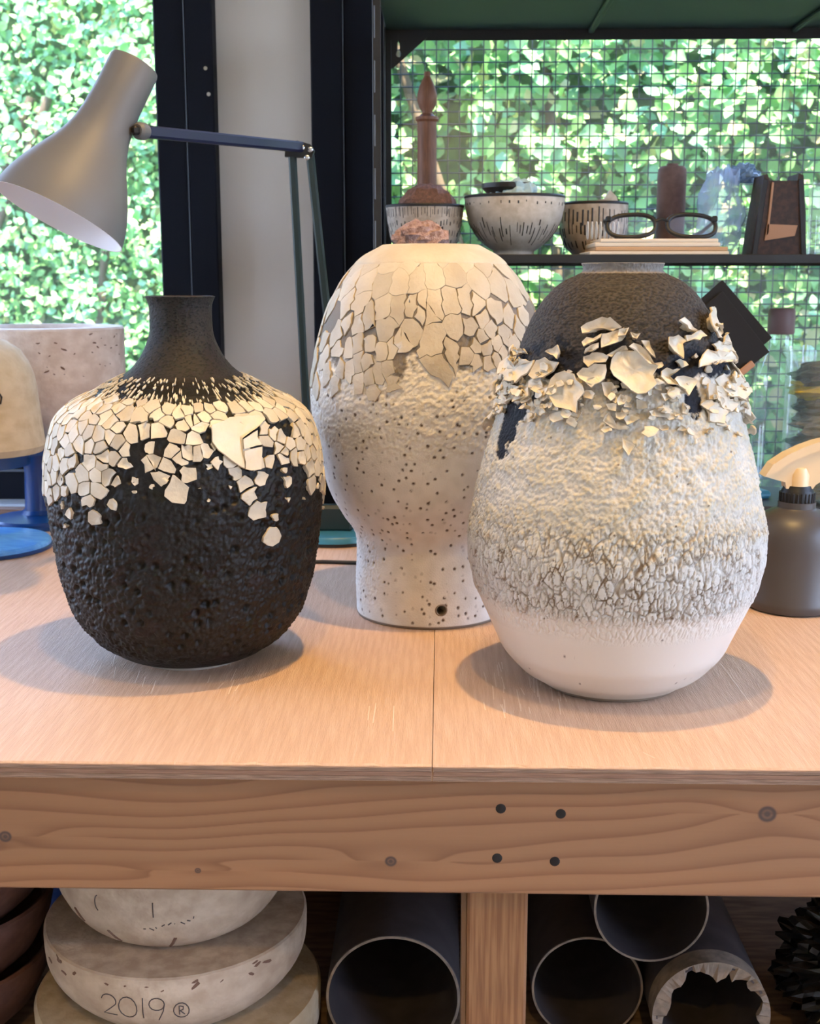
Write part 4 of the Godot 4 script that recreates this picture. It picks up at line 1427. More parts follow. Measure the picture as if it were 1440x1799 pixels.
func left_of_bench() -> void:
	banding_wheel("blue banding wheel carrying the domed plaster mould", Vector3(-0.825, BENCH, -1.0), 0.176, 0.088, 0.118, M.blue_sky_sheen)
	banding_wheel("blue banding wheel carrying the wide plaster bowl mould", Vector3(-0.80, BENCH, -1.225), 0.178, 0.130, 0.085, M.blue_paint)
	var wide := thing("plaster_mould", "wide plaster bowl mould with open rim by the window", "mould", Vector3(-0.80, BENCH + 0.178, -1.285))
	part("body", lathe(pairs([0.0, 0.0, 0.118, 0.0, 0.124, 0.004, 0.152, 0.064, 0.166, 0.104, 0.168, 0.112, 0.169, 0.205, 0.166, 0.209, 0.128, 0.210, 0.122, 0.204, 0.09, 0.13, 0.05, 0.07, 0.0, 0.06]), 72), M.gypsum_pink, wide)
	var rng := RandomNumberGenerator.new()
	rng.seed = 77
	marks(wide, rng, 26, 0.169, 0.115, 0.20, 0.3, 1.5, 0.0022)
	var dome := thing("plaster_mould", "domed plaster mould with black brush mark", "mould", Vector3(-0.825, BENCH + 0.176, -1.0))
	part("body", lathe(pairs([0.0, 0.0, 0.112, 0.0, 0.118, 0.012, 0.116, 0.022, 0.112, 0.06, 0.107, 0.115, 0.104, 0.135, 0.096, 0.158, 0.082, 0.180, 0.06, 0.196, 0.03, 0.205, 0.0, 0.207]), 64), M.gypsum_cream, dome)
	for k in 7:
		var a := 0.42 + 0.05 * k
		var y := 0.105 + 0.012 * sin(k * 2.1)
		var st := starter()
		add_tube(st, [Vector3(0.1085 * sin(a), y + 0.010, 0.1085 * cos(a)), Vector3(0.1095 * sin(a + 0.05), y, 0.1095 * cos(a + 0.05)), Vector3(0.1105 * sin(a + 0.02), y - 0.012, 0.1105 * cos(a + 0.02))], 0.0016, 5)
		part("brush_mark", done(st), M.dash, dome)

# scuffs and chips on a plaster wall of that radius: thin dark flecks lying in the surface
func marks(root: Node3D, rng: RandomNumberGenerator, many: int, radius: float, low: float, high: float, a0: float, a1: float, size: float) -> void:
	var st := starter()
	for k in many:
		var a := rng.randf_range(a0, a1)
		var y := rng.randf_range(low, high)
		var s := size * rng.randf_range(0.4, 1.5)
		var where := Transform3D(Basis(Vector3.UP, a) * Basis(Vector3.BACK, rng.randf_range(-0.8, 0.8)), Vector3(radius * sin(a), y, radius * cos(a)))
		var pts := PackedVector2Array()
		for i in 7:
			var w := TAU * i / 7.0
			pts.append(Vector2(cos(w) * s * 1.8, sin(w) * s * 0.6) * rng.randf_range(0.5, 1.2))
		add_prism(st, pts, 0.0012, where)
	var o := part("scuffs", done(st), M.stain, root)
	o.set_meta("kind", "stuff")

# ---------------------------------------------------------------- metal shelving with wire mesh behind
func shelving() -> void:
	var s := thing("metal_shelving", "black metal shelving unit with dark green top shelf before the mesh window", "shelving", Vector3(0.45, BENCH, -1.165))
	var o := s.position
	for x in [-0.113, 1.013]:
		for z in [-0.95, -1.38]:
			var st := starter()
			var side := 1.0 if x < 0.0 else -1.0
			add_box(st, Vector3(x + side * 0.006, 1.45, z), Vector3(0.014, 1.1, 0.003), 0.0008)
			add_box(st, Vector3(x, 1.45, z + (-0.014 if z > -1.1 else 0.014)), Vector3(0.003, 1.1, 0.03), 0.0008)
			part("upright", done(st), M.black_steel, s, -o)
			if x < 0 and z > -1.1:
				for k in 7:
					part("slot_edge", box(Vector3(0.002, 0.05, 0.002), 0.0005), M.frame_edge, s, Vector3(-0.1105, 1.28 + 0.085 * k, -0.9475) - o)
	var top := starter()
	add_box(top, Vector3(0.45, 1.860, -1.165), Vector3(1.12, 0.004, 0.43), 0.001)
	part("top_shelf", done(top), M.green_steel, s, -o)
	for x in [0.289, 0.681]:
		part("shelf_rib", box(Vector3(0.012, 0.010, 0.42), 0.003), M.green_steel, s, Vector3(x, 1.8535, -1.165) - o)
	part("top_lip", box(Vector3(1.12, 0.022, 0.003), 0.001), M.black_steel, s, Vector3(0.45, 1.849, -1.380) - o)
	part("top_lip", box(Vector3(1.12, 0.022, 0.003), 0.001), M.black_steel, s, Vector3(0.45, 1.851, -0.951) - o)
	# corner plate with a keyhole
	var plate_ := outline_of([-0.100, 1.850, -0.100, 1.785, -0.097, 1.785, -0.029, 1.843, -0.029, 1.850, -0.0858, 1.850, -0.0858, 1.8345, -0.0838, 1.8325, -0.0832, 1.818, -0.0805, 1.814, -0.0805, 1.810, -0.0830, 1.8065, -0.0870, 1.8060, -0.0905, 1.809, -0.0908, 1.813, -0.0885, 1.817, -0.0880, 1.8325, -0.0862, 1.8345, -0.0862, 1.850])
	part("corner_plate", prism(plate_, 0.002), M.black_steel, s, Vector3(0, 0, -1.374) - o)
	for y in [1.4125, 0.985]:
		part("shelf", box(Vector3(1.12, 0.004, 0.43), 0.001), M.black_steel, s, Vector3(0.45, y + 0.005, -1.165) - o)
		part("shelf_lip", box(Vector3(1.12, 0.015, 0.004), 0.001), M.black_steel, s, Vector3(0.45, y, -0.950) - o)
		part("shelf_lip", box(Vector3(1.12, 0.015, 0.004), 0.001), M.black_steel, s, Vector3(0.45, y, -1.380) - o)
	# welded mesh outside the glass
	var mesh_ := thing("wire_mesh", "dark green welded wire mesh over the window", "mesh", Vector3(0.95, 0.932, -1.60))
	var up := tube([Vector3(0, 0, 0), Vector3(0, 1.40, 0)], 0.0014, 5)
	var across := tube([Vector3(-1.12, 0, 0), Vector3(1.22, 0, 0)], 0.0014, 5)
	var rng := RandomNumberGenerator.new()
	rng.seed = 51
	for k in 92:
		part("wire", up, M.wire, mesh_, Vector3(-1.115 + 0.0254 * k, 0.0, 0.0), Vector3(0, 0, rng.randf_range(-0.0012, 0.0012)))
	for k in 55:
		part("wire", across, M.wire, mesh_, Vector3(0, 0.012 + 0.0254 * k, 0.0022), Vector3(0, 0, rng.randf_range(-0.0008, 0.0008)))

# dark dashes painted round a bowl: strokes that follow its outline
func dashes(root: Node3D, outline: Array, rng: RandomNumberGenerator, rows: Array) -> void:
	var v := Turned.new(outline)
	for row in rows: # [count, low, high, long, wide]
		for k in row[0]:
			var a: float = -1.9 + 3.8 * (k + rng.randf_range(-0.3, 0.3)) / row[0]
			var y := rng.randf_range(row[1], row[2])
			var long: float = row[3] * rng.randf_range(0.6, 1.3)
			var st := starter()
			var path := []
			for i in 5:
				path.append(v.point(a + 0.02 * sin(k), y + long * (i / 4.0 - 0.5), -row[4] * 0.45))
			add_tube(st, path, row[4] * rng.randf_range(0.7, 1.2), 5)
			part("dash", done(st), M.dash, root)

func bowl(label: String, at: Vector3, outline: Array, m: Material, rows: Array, number: int) -> Node3D:
	var root := thing("bowl", label, "bowl", at, "")
	var pts := []
	var fine := Turned.new(outline)
	for i in range(0, fine.h.size(), 3):
		pts.append(Vector2(fine.r[i], fine.h[i]))
	var rim := fine.r[fine.r.size() - 1]
	pts.append(Vector2(rim, fine.top))
	var st := starter()
	add_lathe(st, [Vector2(0, 0.002)] + pts, 64)
	var inside := []
	for i in range(pts.size() - 1, -1, -1):
		if pts[i].y > 0.012:
			inside.append(Vector2(maxf(pts[i].x - 0.005, 0.0), pts[i].y))
	inside.push_front(Vector2(rim, fine.top))
	inside.append(Vector2(0, 0.010))
	add_lathe(st, inside, 64)
	part("body", done(st), m, root)
	part("rim", lathe(pairs([rim - 0.0055, fine.top - 0.002, rim - 0.0045, fine.top + 0.0012, rim - 0.001, fine.top + 0.0012, rim + 0.0008, fine.top - 0.001, rim + 0.0002, fine.top - 0.004]), 64), M.dash, root)
	var rng := RandomNumberGenerator.new()
	rng.seed = number
	dashes(root, outline, rng, rows)
	return root

func crumpled(size: Vector3, number: int, amount: float, frequency: float, cols := 24, rows := 14) -> ArrayMesh:
	var n := noise(FastNoiseLite.TYPE_SIMPLEX, frequency, number, 2)
	var st := starter()
	st.set_smooth_group(0xFFFFFFFF)
	var at := func(i: int, j: int) -> Vector3:
		var a := TAU * (i % cols) / cols
		var b := PI * j / rows - PI / 2
		var d := Vector3(cos(b) * sin(a), sin(b), cos(b) * cos(a))
		if j == 0 or j == rows:
			d = Vector3(0, sin(b), 0)
		var k := 1.0 + amount * n.get_noise_3dv(d)
		var p := d * size * k
		return Vector3(p.x, maxf(p.y, -size.y * 0.86), p.z)
	for j in rows:
		for i in cols:
			if j > 0:
				tri(st, at.call(i, j), at.call(i + 1, j), at.call(i + 1, j + 1))
			if j < rows - 1 or j == 0:
				tri(st, at.call(i, j), at.call(i + 1, j + 1), at.call(i, j + 1))
	return done(st)

func shelf_things() -> void:
	var y := 1.4196
	bowl("tan bowl with rows of small dark dashes below its rim", Vector3(-0.030, y, -1.10), [0.0, 0.036, 0.006, 0.040, 0.02, 0.056, 0.045, 0.064, 0.088, 0.070], M.tan_bowl, [[52, 0.073, 0.077, 0.014, 0.0008], [34, 0.052, 0.060, 0.008, 0.0012], [34, 0.036, 0.046, 0.009, 0.0012], [30, 0.018, 0.028, 0.012, 0.0012]], 4)
	one("clay_ball", "brown basket-like ball of clay lying in the tan dashed bowl", "ball", crumpled(Vector3(0.054, 0.050, 0.054), 5, 0.10, 2.4), M.basket, Vector3(-0.026, y + 0.076, -1.10))
	one("stone", "pinkish crumbly stone before the tan dashed bowl", "stone", crumpled(Vector3(0.045, 0.030, 0.02), 15, 0.35, 1.6), M.pink_stone, Vector3(-0.034, y + 0.026, -1.0))
	bowl("white bowl on a foot with long dark streaks up its sides", Vector3(0.130, y, -1.10), [0.0, 0.037, 0.008, 0.036, 0.014, 0.045, 0.03, 0.064, 0.055, 0.080, 0.08, 0.087, 0.104, 0.0895], M.white_bowl, [[20, 0.088, 0.092, 0.004, 0.0016], [26, 0.03, 0.05, 0.026, 0.0010], [14, 0.038, 0.06, 0.014, 0.0012]], 14)
	var dish := thing("brush_rest", "small dark rimmed dish with pale blue cloth in the white streaked bowl", "dish", Vector3(0.118, y + 0.066, -1.10))
	part("dish", lathe(pairs([0.0, 0.0, 0.03, 0.0, 0.034, 0.04, 0.047, 0.052, 0.047, 0.060, 0.043, 0.060, 0.03, 0.048, 0.0, 0.046]), 40), M.dash, dish)
	part("cloth", crumpled(Vector3(0.034, 0.022, 0.02), 16, 0.5, 1.4), M.get_or_add("cloth", mat(Color(0.62, 0.72, 0.74), 0.8)), dish, Vector3(0.012, 0.042, 0.026))
	bowl("grey bowl with upright dark dashes beside the white streaked bowl", Vector3(0.279, y, -1.165), [0.0, 0.034, 0.006, 0.040, 0.02, 0.053, 0.045, 0.061, 0.07, 0.062, 0.096, 0.0615], M.tan_bowl, [[24, 0.066, 0.074, 0.026, 0.0019], [24, 0.040, 0.050, 0.016, 0.0018], [22, 0.018, 0.028, 0.012, 0.0016]], 24)
	one("shard", "small pointed grey shard resting in the grey dashed bowl", "shard", prism(outline_of([-0.030, 0.0, 0.030, 0.0, 0.026, 0.012, 0.014, 0.024, 0.004, 0.008, -0.02, 0.004]), 0.02), M.white_bowl, Vector3(0.292, y + 0.095, -1.165))
	# turned finial
	one("wooden_finial", "tall turned wooden post with pointed bud top behind the tan bowl", "finial", lathe(pairs([0.0, 0.0, 0.022, 0.0, 0.022, 0.012, 0.0185, 0.016, 0.0180, 0.20, 0.0180, 0.248, 0.0215, 0.252, 0.0215, 0.257, 0.015, 0.259, 0.0095, 0.264, 0.0095, 0.267, 0.015, 0.275, 0.0185, 0.288, 0.0182, 0.298, 0.0145, 0.312, 0.0085, 0.325, 0.0055, 0.330, 0.0065, 0.334, 0.0055, 0.338, 0.0, 0.338]), 36), M.wood_brown, Vector3(-0.028, y, -1.24))
	one("clay_cylinder", "brown clay cylinder with a small knob standing behind the spectacles", "cylinder", lathe(pairs([0.0, 0.0, 0.0255, 0.0, 0.0262, 0.004, 0.0270, 0.150, 0.0262, 0.162, 0.022, 0.167, 0.011, 0.1675, 0.0105, 0.172, 0.0, 0.172]), 40), M.brown_clay, Vector3(0.432, y, -1.24))
	# papers, notebook, spectacles
	var rng := RandomNumberGenerator.new()
	rng.seed = 61
	var stack := ["lowest tan sheet stack under the spectacles", "cream folder second from the bottom under the spectacles", "tan folder third from the bottom under the spectacles", "white notebook directly under the spectacles"]
	var h := y
	for k in 4:
		var thick: float = [0.006, 0.007, 0.007, 0.006][k]
		var m: Material = [M.paper, M.paper_tan, M.paper, M.paper][k]
		one("notebook", stack[k], "notebook", box(Vector3(0.235 - 0.012 * k, thick, 0.16), 0.0012), m, Vector3(0.368 + 0.004 * sin(k * 2.0), h + thick / 2.0, -1.055), Vector3(0, 0.05 * sin(k * 3.1), 0))
		h += thick + 0.0002
	var coil := thing("coil_binding", "white wire spiral standing at the end of the notebooks", "spiral", Vector3(0.285, h, -1.05))
	for k in 8:
		var ring := []
		for i in 14:
			var a := TAU * i / 14.0
			ring.append(Vector3(-0.030 + k * 0.0075, 0.016 + 0.0145 * cos(a), 0.010 * sin(a)))
		part("ring", tube(ring, 0.0013, 5, true), M.get_or_add("white_wire", mat(Color(0.80, 0.82, 0.83), 0.4)), coil)
	var specs := thing("spectacles", "black framed spectacles lying on the notebooks", "spectacles", Vector3(0.375, h + 0.0035, -1.0))
	for s in [-1.0, 1.0]:
		var ring := []
		for i in 28:
			var a := TAU * i / 28.0
			var q := Vector2(cos(a), sin(a))
			ring.append(Vector3(s * 0.050 + 0.041 * signf(q.x) * pow(absf(q.x), 0.8), 0.021 + 0.019 * signf(q.y) * pow(absf(q.y), 0.8), -0.010 * q.y - 0.004 * absf(q.x)))
		part("eye_rim", tube(ring, 0.0040, 8, true), M.black_plastic, specs, Vector3.ZERO, Vector3(0, 0, -0.05 * s))
		var lens_ := starter()
		lens_.set_smooth_group(1)
		for i in 28:
			tri(lens_, Vector3(s * 0.050, 0.021, -0.001), ring[i], ring[(i + 1) % 28])
		part("eye_glass", done(lens_), M.get_or_add("lens", glass(0.10, Color(0.7, 0.8, 1.0))), specs, Vector3.ZERO, Vector3(0, 0, -0.05 * s))
		part("temple_arm", tube([Vector3(s * 0.090, 0.030, -0.006), Vector3(s * 0.094, 0.028, -0.02), Vector3(s * 0.080, 0.010, -0.06), Vector3(s * 0.066, 0.002, -0.085)], 0.0034, 6), M.black_plastic, specs)
		part("hinge", box(Vector3(0.010, 0.010, 0.008), 0.002), M.black_plastic, specs, Vector3(s * 0.090, 0.030, -0.006))
	part("bridge", tube([Vector3(-0.012, 0.026, -0.004), Vector3(0, 0.030, -0.002), Vector3(0.012, 0.026, -0.004)], 0.0028, 6), M.black_plastic, specs)
	# rusty dispenser box and bags
	var tin := thing("rusty_box", "dark rusty tapering box with a torn paper label", "box", Vector3(0.592, y, -1.10))
	var wall_ := starter()
	add_prism(wall_, outline_of([-0.048, 0.0, 0.048, 0.0, 0.044, 0.07, 0.036, 0.137, 0.028, 0.140, 0.026, 0.128, -0.022, 0.128, -0.026, 0.139, -0.032, 0.138, -0.042, 0.06]), 0.07)
	part("body", done(wall_), M.rust, tin)
	part("edge_strip", box(Vector3(0.009, 0.130, 0.004), 0.001), M.dash, tin, Vector3(-0.036, 0.066, 0.036), Vector3(0, 0, -0.10))
	part("edge_strip", box(Vector3(0.009, 0.130, 0.004), 0.001), M.dash, tin, Vector3(0.038, 0.066, 0.036), Vector3(0, 0, 0.09))
	part("label", prism(outline_of([-0.026, 0.026, 0.026, 0.034, 0.030, 0.052, -0.022, 0.054]), 0.002), M.kraft, tin, Vector3(0, 0, 0.0365))
	part("strip", box(Vector3(0.004, 0.09, 0.002), 0.0006), M.kraft, tin, Vector3(-0.019, 0.08, 0.0365), Vector3(0, 0, -0.06))
	one("plastic_bag", "crumpled pale blue clear bag leaning on the rusty box", "bag", crumpled(Vector3(0.040, 0.082, 0.03), 25, 0.35, 1.5), M.blue_bag, Vector3(0.500, y + 0.072, -1.13))
	one("tape_roll", "small shiny blue and black roll on top of the bag beside the rusty box", "roll", crumpled(Vector3(0.026, 0.018, 0.02), 26, 0.5, 1.8), M.get_or_add("foil", mat(Color(0.42, 0.52, 0.62), 0.3)), Vector3(0.545, y + 0.145, -1.155))
	one("glass_jar", "empty clear glass jar beside the rusty box", "jar", lathe(pairs([0.0, 0.0, 0.044, 0.0, 0.046, 0.004, 0.046, 0.115, 0.042, 0.125, 0.042, 0.13, 0.040, 0.13, 0.040, 0.125, 0.044, 0.114, 0.044, 0.006, 0.0, 0.004]), 40), M.clear_plastic, Vector3(0.70, y, -1.11))

func right_of_bench() -> void:
	# on the lower shelf of the shelving
	var y := 0.9922
	var clear := thing("clear_bottle", "clear plastic bottle with a square brown cap on the lower shelf", "bottle", Vector3(0.640, y, -1.20))
	part("body", lathe(pairs([0.0, 0.0, 0.044, 0.0, 0.046, 0.004, 0.046, 0.19, 0.043, 0.215, 0.030, 0.245, 0.022, 0.262, 0.022, 0.285, 0.0, 0.285]), 40), M.clear_plastic, clear)
	part("cap", lathe(pairs([0.0, 0.285, 0.0235, 0.285, 0.025, 0.288, 0.025, 0.328, 0.022, 0.333, 0.0, 0.333]), 32), M.get_or_add("cap", mat(Color(0.46, 0.36, 0.35), 0.5)), clear)
	var tub := thing("clear_tub", "clear plastic tub filled with black and yellow scraps", "tub", Vector3(0.700, y, -1.05))
	part("tub", lathe(pairs([0.0, 0.0, 0.080, 0.0, 0.084, 0.004, 0.086, 0.25, 0.092, 0.258, 0.092, 0.268, 0.089, 0.268, 0.084, 0.25, 0.082, 0.006, 0.0, 0.004]), 44), M.clear_plastic, tub)
	var scraps := [[0.02, Color(0.05, 0.05, 0.06)], [0.055, Color(0.20, 0.20, 0.22)], [0.09, Color(0.07, 0.07, 0.08)], [0.125, Color(0.42, 0.40, 0.36)], [0.155, Color(0.10, 0.10, 0.10)], [0.185, Color(0.70, 0.60, 0.08)], [0.212, Color(0.22, 0.22, 0.22)]]
	for k in scraps.size():
		var s: Array = scraps[k]
		part("scrap", crumpled(Vector3(0.072, 0.024, 0.068), 70 + k, 0.35, 1.7), mat(s[1], 0.5), tub, Vector3(0.003 * sin(k * 2.0), s[0] + 0.008, 0.003), Vector3(0, k * 1.3, 0))
	for k in 2:
		one("teal_tray", ["shallow teal plastic tray on the lower shelf under the clear tub", "teal plastic lid sticking out beside the spray bottle"][k], "tray", box(Vector3(0.16, 0.014, 0.12), 0.005), M.teal, [Vector3(0.545, BENCH + 0.135, -0.885), Vector3(0.49, BENCH + 0.013, -0.86)][k] if k == 1 else Vector3(0.50, y + 0.0075, -1.06), Vector3(0, 0.3, 0.0))
	# black cards leaning on the shelving
	var cards := [["front black card leaning on the metal shelving behind the egg vase", 0.0, 0.0, 0.0], ["middle black card leaning on the metal shelving behind the egg vase", 0.012, 0.010, 0.05], ["rear black card leaning on the metal shelving behind the egg vase", -0.010, 0.014, -0.06]]
	for k in 3:
		var e: Array = cards[k]
		one("black_card", e[0], "card", box(Vector3(0.128, 0.575, 0.003), 0.0006), M.card, Vector3(0.281 + e[1], 1.127 + e[2], -0.905 - 0.006 * k), Vector3(0.0, 0.0, -0.88 + e[3]), "black cards behind the egg vase")
	one("cardboard_strip", "narrow tan cardboard strip along the lower edge of the black cards", "strip", box(Vector3(0.011, 0.53, 0.006), 0.001), M.kraft, Vector3(0.314, 1.072, -0.899), Vector3(0, 0, -0.87))
	# spray bottle
	var spray := thing("spray_bottle", "squat dark grey spray bottle with cream trigger head and black ribbed collar", "bottle", Vector3(0.522, BENCH, -0.625))
	part("body", lathe(pairs([0.0, 0.0, 0.058, 0.0, 0.064, 0.003, 0.066, 0.009, 0.066, 0.016, 0.0645, 0.019, 0.0645, 0.095, 0.063, 0.115, 0.058, 0.130, 0.049, 0.140, 0.036, 0.147, 0.029, 0.149, 0.027, 0.151, 0.027, 0.160, 0.0, 0.160]), 56), M.grey_bottle, spray)
	var collar := starter()
	add_lathe(collar, pairs([0.0, 0.156, 0.024, 0.156, 0.0245, 0.158, 0.0245, 0.174, 0.022, 0.178, 0.020, 0.184, 0.0, 0.184]), 40)
	part("collar", done(collar), M.black_plastic, spray)
	for k in 26:
		var a := TAU * k / 26.0
		part("rib", box(Vector3(0.0025, 0.016, 0.0022), 0.0006), M.black_plastic, spray, Vector3(0.0248 * sin(a), 0.166, 0.0248 * cos(a)), Vector3(0, a, 0))
	var head := outline_of([-0.052, 0.198, -0.040, 0.214, -0.022, 0.227, 0.0, 0.238, 0.022, 0.246, 0.045, 0.251, 0.075, 0.250, 0.078, 0.236, 0.060, 0.215, 0.040, 0.198, 0.022, 0.186, 0.018, 0.180, -0.020, 0.180, -0.022, 0.190, -0.035, 0.193])
	part("trigger_head", prism(head, 0.026), M.cream_plastic, spray)
	part("head_cover", prism(outline_of([-0.053, 0.198, -0.042, 0.216, -0.022, 0.230, 0.0, 0.241, 0.022, 0.249, 0.045, 0.254, 0.078, 0.253, 0.078, 0.238, 0.045, 0.240, 0.015, 0.234, -0.015, 0.221, -0.035, 0.206]), 0.034), M.cream_plastic, spray)
	part("nozzle_stem", lathe(pairs([0.0, 0.176, 0.014, 0.176, 0.014, 0.200, 0.010, 0.210, 0.0, 0.213]), 24, Transform3D(Basis.IDENTITY, Vector3(0, 0, 0.006))), M.cream_plastic, spray)

# ---------------------------------------------------------------- under the bench
func pencil(root: Node3D, v: Turned, strokes: Array, size: float, a0: float, y0: float) -> void:
	for s in strokes:
		var path := []
		for i in range(0, s.size() - 2, 2):
			for e in 4:
				var x: float = lerpf(s[i], s[i + 2], e / 3.0)
				var y: float = y0 + lerpf(s[i + 1], s[i + 3], e / 3.0) * size
				var p := v.point(a0 + x * size / v.radius_at(y), y, 0.0)
				if path.is_empty() or path[-1].distance_to(p) > 0.0004:
					path.append(p)
		var st := starter()
		add_tube(st, path, 0.0007, 5)
		part("pencil_stroke", done(st), M.pencil, root)

func arc(cx: float, cy: float, rx: float, ry: float, from: float, to: float) -> Array:
	var out := []
	for i in 15:
		var a := deg_to_rad(lerpf(from, to, i / 14.0))
		out.append_array([cx + rx * cos(a), cy + ry * sin(a)])
	return out

func under_bench() -> void:
	var y := 0.3802
	var rng := RandomNumberGenerator.new()
	rng.seed = 91
	var at := Vector3(-0.338, y, -0.30)
	var low := thing("plaster_mould", "lowest and widest cream plaster mould of the stack under the bench", "mould", at)
	part("body", lathe(pairs([0.0, 0.0, 0.15, 0.0, 0.165, 0.006, 0.183, 0.05, 0.184, 0.09, 0.180, 0.096, 0.0, 0.096]), 72), M.gypsum_cream, low)
	marks(low, rng, 12, 0.1835, 0.04, 0.085, -1.3, 1.3, 0.003)
	var middle := thing("plaster_mould", "plaster mould with pencilled 2019, middle of the stack under the bench", "mould", at + Vector3(0, 0.0962, 0))
	var mid_outline := [0.0, 0.112, 0.004, 0.118, 0.015, 0.132, 0.03, 0.147, 0.045, 0.158, 0.06, 0.1645, 0.075, 0.1665, 0.098, 0.1670]
	var pts := []
	var mid := Turned.new(mid_outline)
	for i in range(0, mid.h.size(), 4):
		pts.append(Vector2(mid.r[i], mid.h[i]))
	part("body", lathe([Vector2(0, 0.0)] + pts + pairs([0.1665, 0.100, 0.164, 0.102, 0.0, 0.102]), 72), M.gypsum, middle)
	var n := 0.030
	pencil(middle, mid, [arc(-1.55, 0.72, 0.32, 0.28, 170, -30) + [-1.85, 0.02, -1.25, 0.02], arc(-0.75, 0.5, 0.38, 0.50, 90, 450), [-0.12, 1.0, -0.16, 0.0], arc(0.42, 0.72, 0.30, 0.28, 0, 360) + [0.66, 0.4, 0.42, -0.12]], n, -0.02, 0.048)
	pencil(middle, mid, [arc(1.35, 0.35, 0.30, 0.38, 0, 360), [1.26, 0.15, 1.28, 0.6, 1.44, 0.55, 1.42, 0.40, 1.30, 0.36, 1.46, 0.14]], n, -0.02, 0.048)
	marks(middle, rng, 16, 0.1665, 0.08, 0.097, -1.0, 1.0, 0.0035)
	var upper := thing("plaster_mould", "round-bottomed plaster mould on top of the stack under the bench", "mould", at + Vector3(0, 0.1985, 0))
	var up_outline := [0.0, 0.095, 0.004, 0.102, 0.015, 0.118, 0.03, 0.131, 0.045, 0.140, 0.065, 0.148, 0.12, 0.155]
	pts = []
	var up := Turned.new(up_outline)
	for i in range(0, up.h.size(), 4):
		pts.append(Vector2(up.r[i], up.h[i]))
	part("body", lathe([Vector2(0, 0.0)] + pts + pairs([0.153, 0.123, 0.12, 0.124, 0.10, 0.09, 0.0, 0.04]), 72), M.gypsum, upper)
	pencil(upper, up, [arc(-2.2, 0.6, 0.25, 0.5, 100, 250), [0.95, 1.0, 0.92, 0.1]], 0.022, -0.10, 0.066)
	for k in 9:
		var x := 0.10 * k
		pencil(upper, up, [[x, 0.20 * x, x + 0.04 + 0.03 * sin(k * 2.2), 0.20 * x + 0.05 * sin(k * 5.0)]], 0.075, -0.06, 0.050)
	for s in [[-0.42, 0.026, 0.5], [0.2, 0.02, -0.5], [-0.75, 0.045, 0.2]]:
		part("scrape", tube([up.point(s[0], s[1] + 0.012, -0.0006), up.point(s[0] + 0.06 * s[2], s[1], -0.0004), up.point(s[0] + 0.12 * s[2], s[1] - 0.008, -0.0008)], 0.0022, 6), M.stain, upper)
	# terracotta bowls at the far left
	for k in 3:
		var t := thing("terracotta_bowl", ["lowest", "middle", "topmost"][k] + " dark terracotta bowl in the stack beside the plaster moulds", "bowl", Vector3(-0.675 + 0.006 * k, y + 0.0785 * k, -0.34), "")
		part("body", lathe(pairs([0.0, 0.0, 0.07, 0.0, 0.09, 0.012, 0.125, 0.045, 0.145, 0.085, 0.152, 0.118, 0.149, 0.121, 0.143, 0.118, 0.135, 0.088, 0.12, 0.078, 0.0, 0.078] if k < 2 else [0.0, 0.0, 0.07, 0.0, 0.09, 0.012, 0.125, 0.045, 0.145, 0.085, 0.152, 0.118, 0.149, 0.121, 0.143, 0.118, 0.11, 0.045, 0.07, 0.015, 0.0, 0.012]), 56), M.terracotta, t)
	# cardboard tubes, lying front to back
	var tubes := [
		["wide grey cardboard tube lying between the plaster moulds and the post", Vector3(-0.058, y + 0.0875, -0.28), 0.087, 0.004, M.grey_tube],
		["dark grey cardboard tube lying next to the post", Vector3(0.198, y + 0.0745, -0.33), 0.074, 0.0035, M.grey_tube],
		["torn pale-edged cardboard tube beside the dark grey one", Vector3(0.3485, y + 0.0755, -0.27), 0.074, 0.006, M.grey_tube],
		["grey cardboard tube resting on top of the two others", Vector3(0.2730, y + 0.0750 + 0.1300, -0.30), 0.074, 0.0035, M.grey_tube],
	]
	for k in tubes.size():
		var t: Array = tubes[k]
		var root := thing("cardboard_tube", t[0], "tube", t[1])
		var r: float = t[2]
		var w: float = t[3]
		var turn := Transform3D(Basis(Vector3.RIGHT, -PI / 2), Vector3.ZERO)
		part("tube", lathe(pairs([r - w, 0.0, r - 0.001, 0.0, r, 0.001, r, 0.80, r - w, 0.80, r - w, 0.0]), 64, turn), t[4], root)
		if k != 2:
			part("cut_edge", lathe(pairs([r - w + 0.0002, -0.0006, r - 0.0006, -0.0006, r - 0.0004, 0.0004]), 64, turn), M.tube_pale, root)
		if k == 2:
			# torn paper lip
			var st := starter()
			st.set_smooth_group(0xFFFFFFFF)
			var sides := 72
			var tear := noise(FastNoiseLite.TYPE_SIMPLEX, 1.0, 7, 1)
			var row := []
			for i in sides:
				var a := TAU * i / sides
				var in_ := 0.006 + 0.007 * absf(tear.get_noise_2d(cos(a) * 1.1, sin(a) * 1.1)) * 2.0
				if i >= 58 and i <= 64:
					in_ = 0.010 + 0.016 * (1.0 - absf(i - 61) / 3.5)
				var d := Vector3(cos(a), sin(a), 0)
				row.append([d * (r + 0.0008) + Vector3(0, 0, -0.03), d * (r + 0.001) + Vector3(0, 0, 0.002), d * (r - in_) + Vector3(0, 0, 0.006 * tear.get_noise_1d(i * 0.7)), d * (r - in_) + Vector3(0, 0, -0.004)])
			for i in sides:
				var p: Array = row[i]
				var q: Array = row[(i + 1) % sides]
				for e in 3:
					quad(st, p[e], q[e], q[e + 1], p[e + 1])
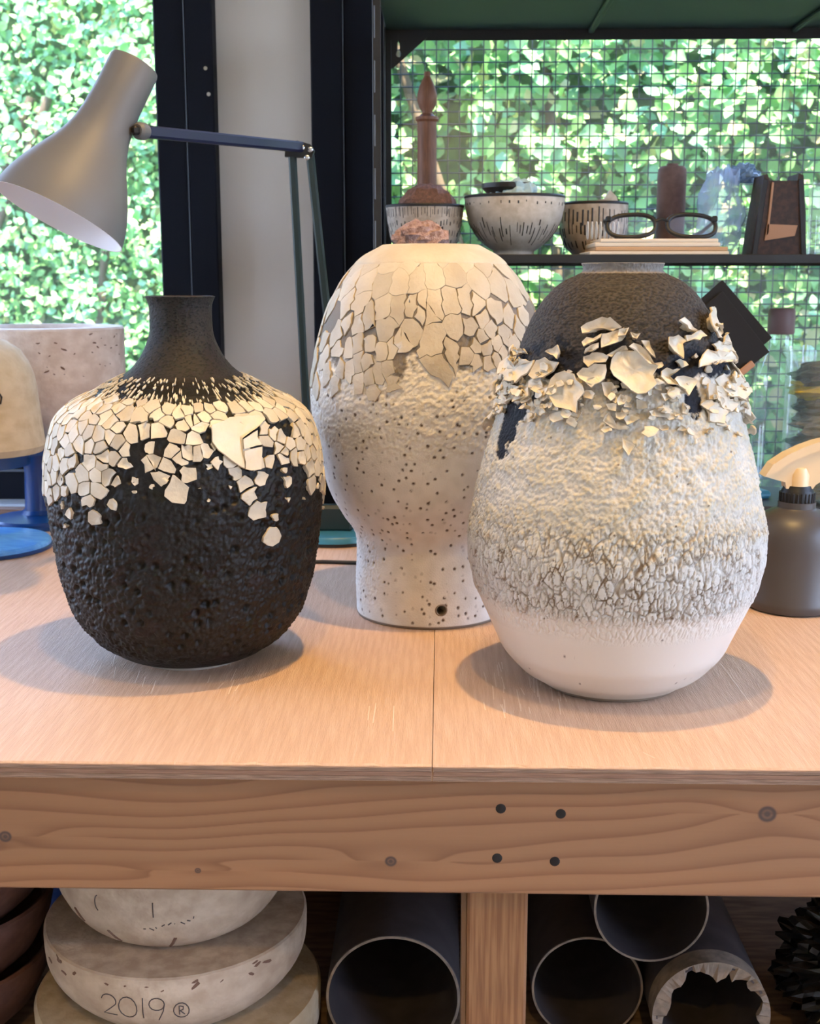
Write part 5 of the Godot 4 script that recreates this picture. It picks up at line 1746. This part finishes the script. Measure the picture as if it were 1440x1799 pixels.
			part("torn_edge", done(st), M.tube_pale, root, Vector3.ZERO, Vector3(0, 0, deg_to_rad(140)))
	one("bin_bag", "crumpled black bag in the dark corner under the bench", "bag", crumpled(Vector3(0.13, 0.10, 0.12), 95, 0.30, 2.6, 80, 48), M.bin_bag, Vector3(0.60, y + 0.088, -0.36))
	one("blue_tub", "blue tub standing behind the plaster moulds under the bench", "tub", lathe(pairs([0.0, 0.0, 0.11, 0.0, 0.125, 0.2, 0.13, 0.205, 0.13, 0.215, 0.122, 0.215, 0.105, 0.01, 0.0, 0.01]), 40), M.blue_paint, Vector3(-0.52, y, -0.68))

# ---------------------------------------------------------------- ceiling lights
func ceiling_spots() -> void:
	var spots := [
		["ceiling spotlight above the egg vase", Vector3(0.17, 3.06, -0.08), 3.7, 42.0],
		["ceiling spotlight just before the bench edge", Vector3(-0.05, 3.06, 0.63), 1.7, 50.0],
		["ceiling spotlight out in the room farthest from the mesh window", Vector3(0.1, 3.06, 2.4), 3.2, 60.0],
	]
	var glow := mat(Color(1.0, 0.86, 0.62), 0.5)
	glow.emission_enabled = true
	glow.emission = Color(1.0, 0.80, 0.50)
	glow.emission_energy_multiplier = 2.0
	for s in spots:
		var root := thing("ceiling_spotlight", s[0], "spotlight", s[1])
		part("can", lathe(pairs([0.030, 0.0, 0.036, 0.0, 0.038, 0.003, 0.038, 0.09, 0.0, 0.092]), 32), M.black_steel, root)
		part("lamp_lens", lathe(pairs([0.0, 0.012, 0.031, 0.012, 0.031, 0.016, 0.0, 0.016]), 32), glow, root)
		part("mount", lathe(pairs([0.0, 0.09, 0.012, 0.09, 0.012, 0.14, 0.0, 0.14]), 16), M.black_steel, root)
		var l := SpotLight3D.new()
		l.name = "spot_light"
		root.add_child(l)
		l.position = Vector3(0, -0.002, 0)
		l.rotation_degrees = Vector3(-90, 0, 0)
		l.spot_angle = s[3]
		l.spot_angle_attenuation = 0.6
		l.spot_range = 8.0
		l.spot_attenuation = 2.0
		l.light_color = Color(1.0, 0.80, 0.47)
		l.light_energy = s[2]
		l.light_size = 0.03
		l.shadow_enabled = true
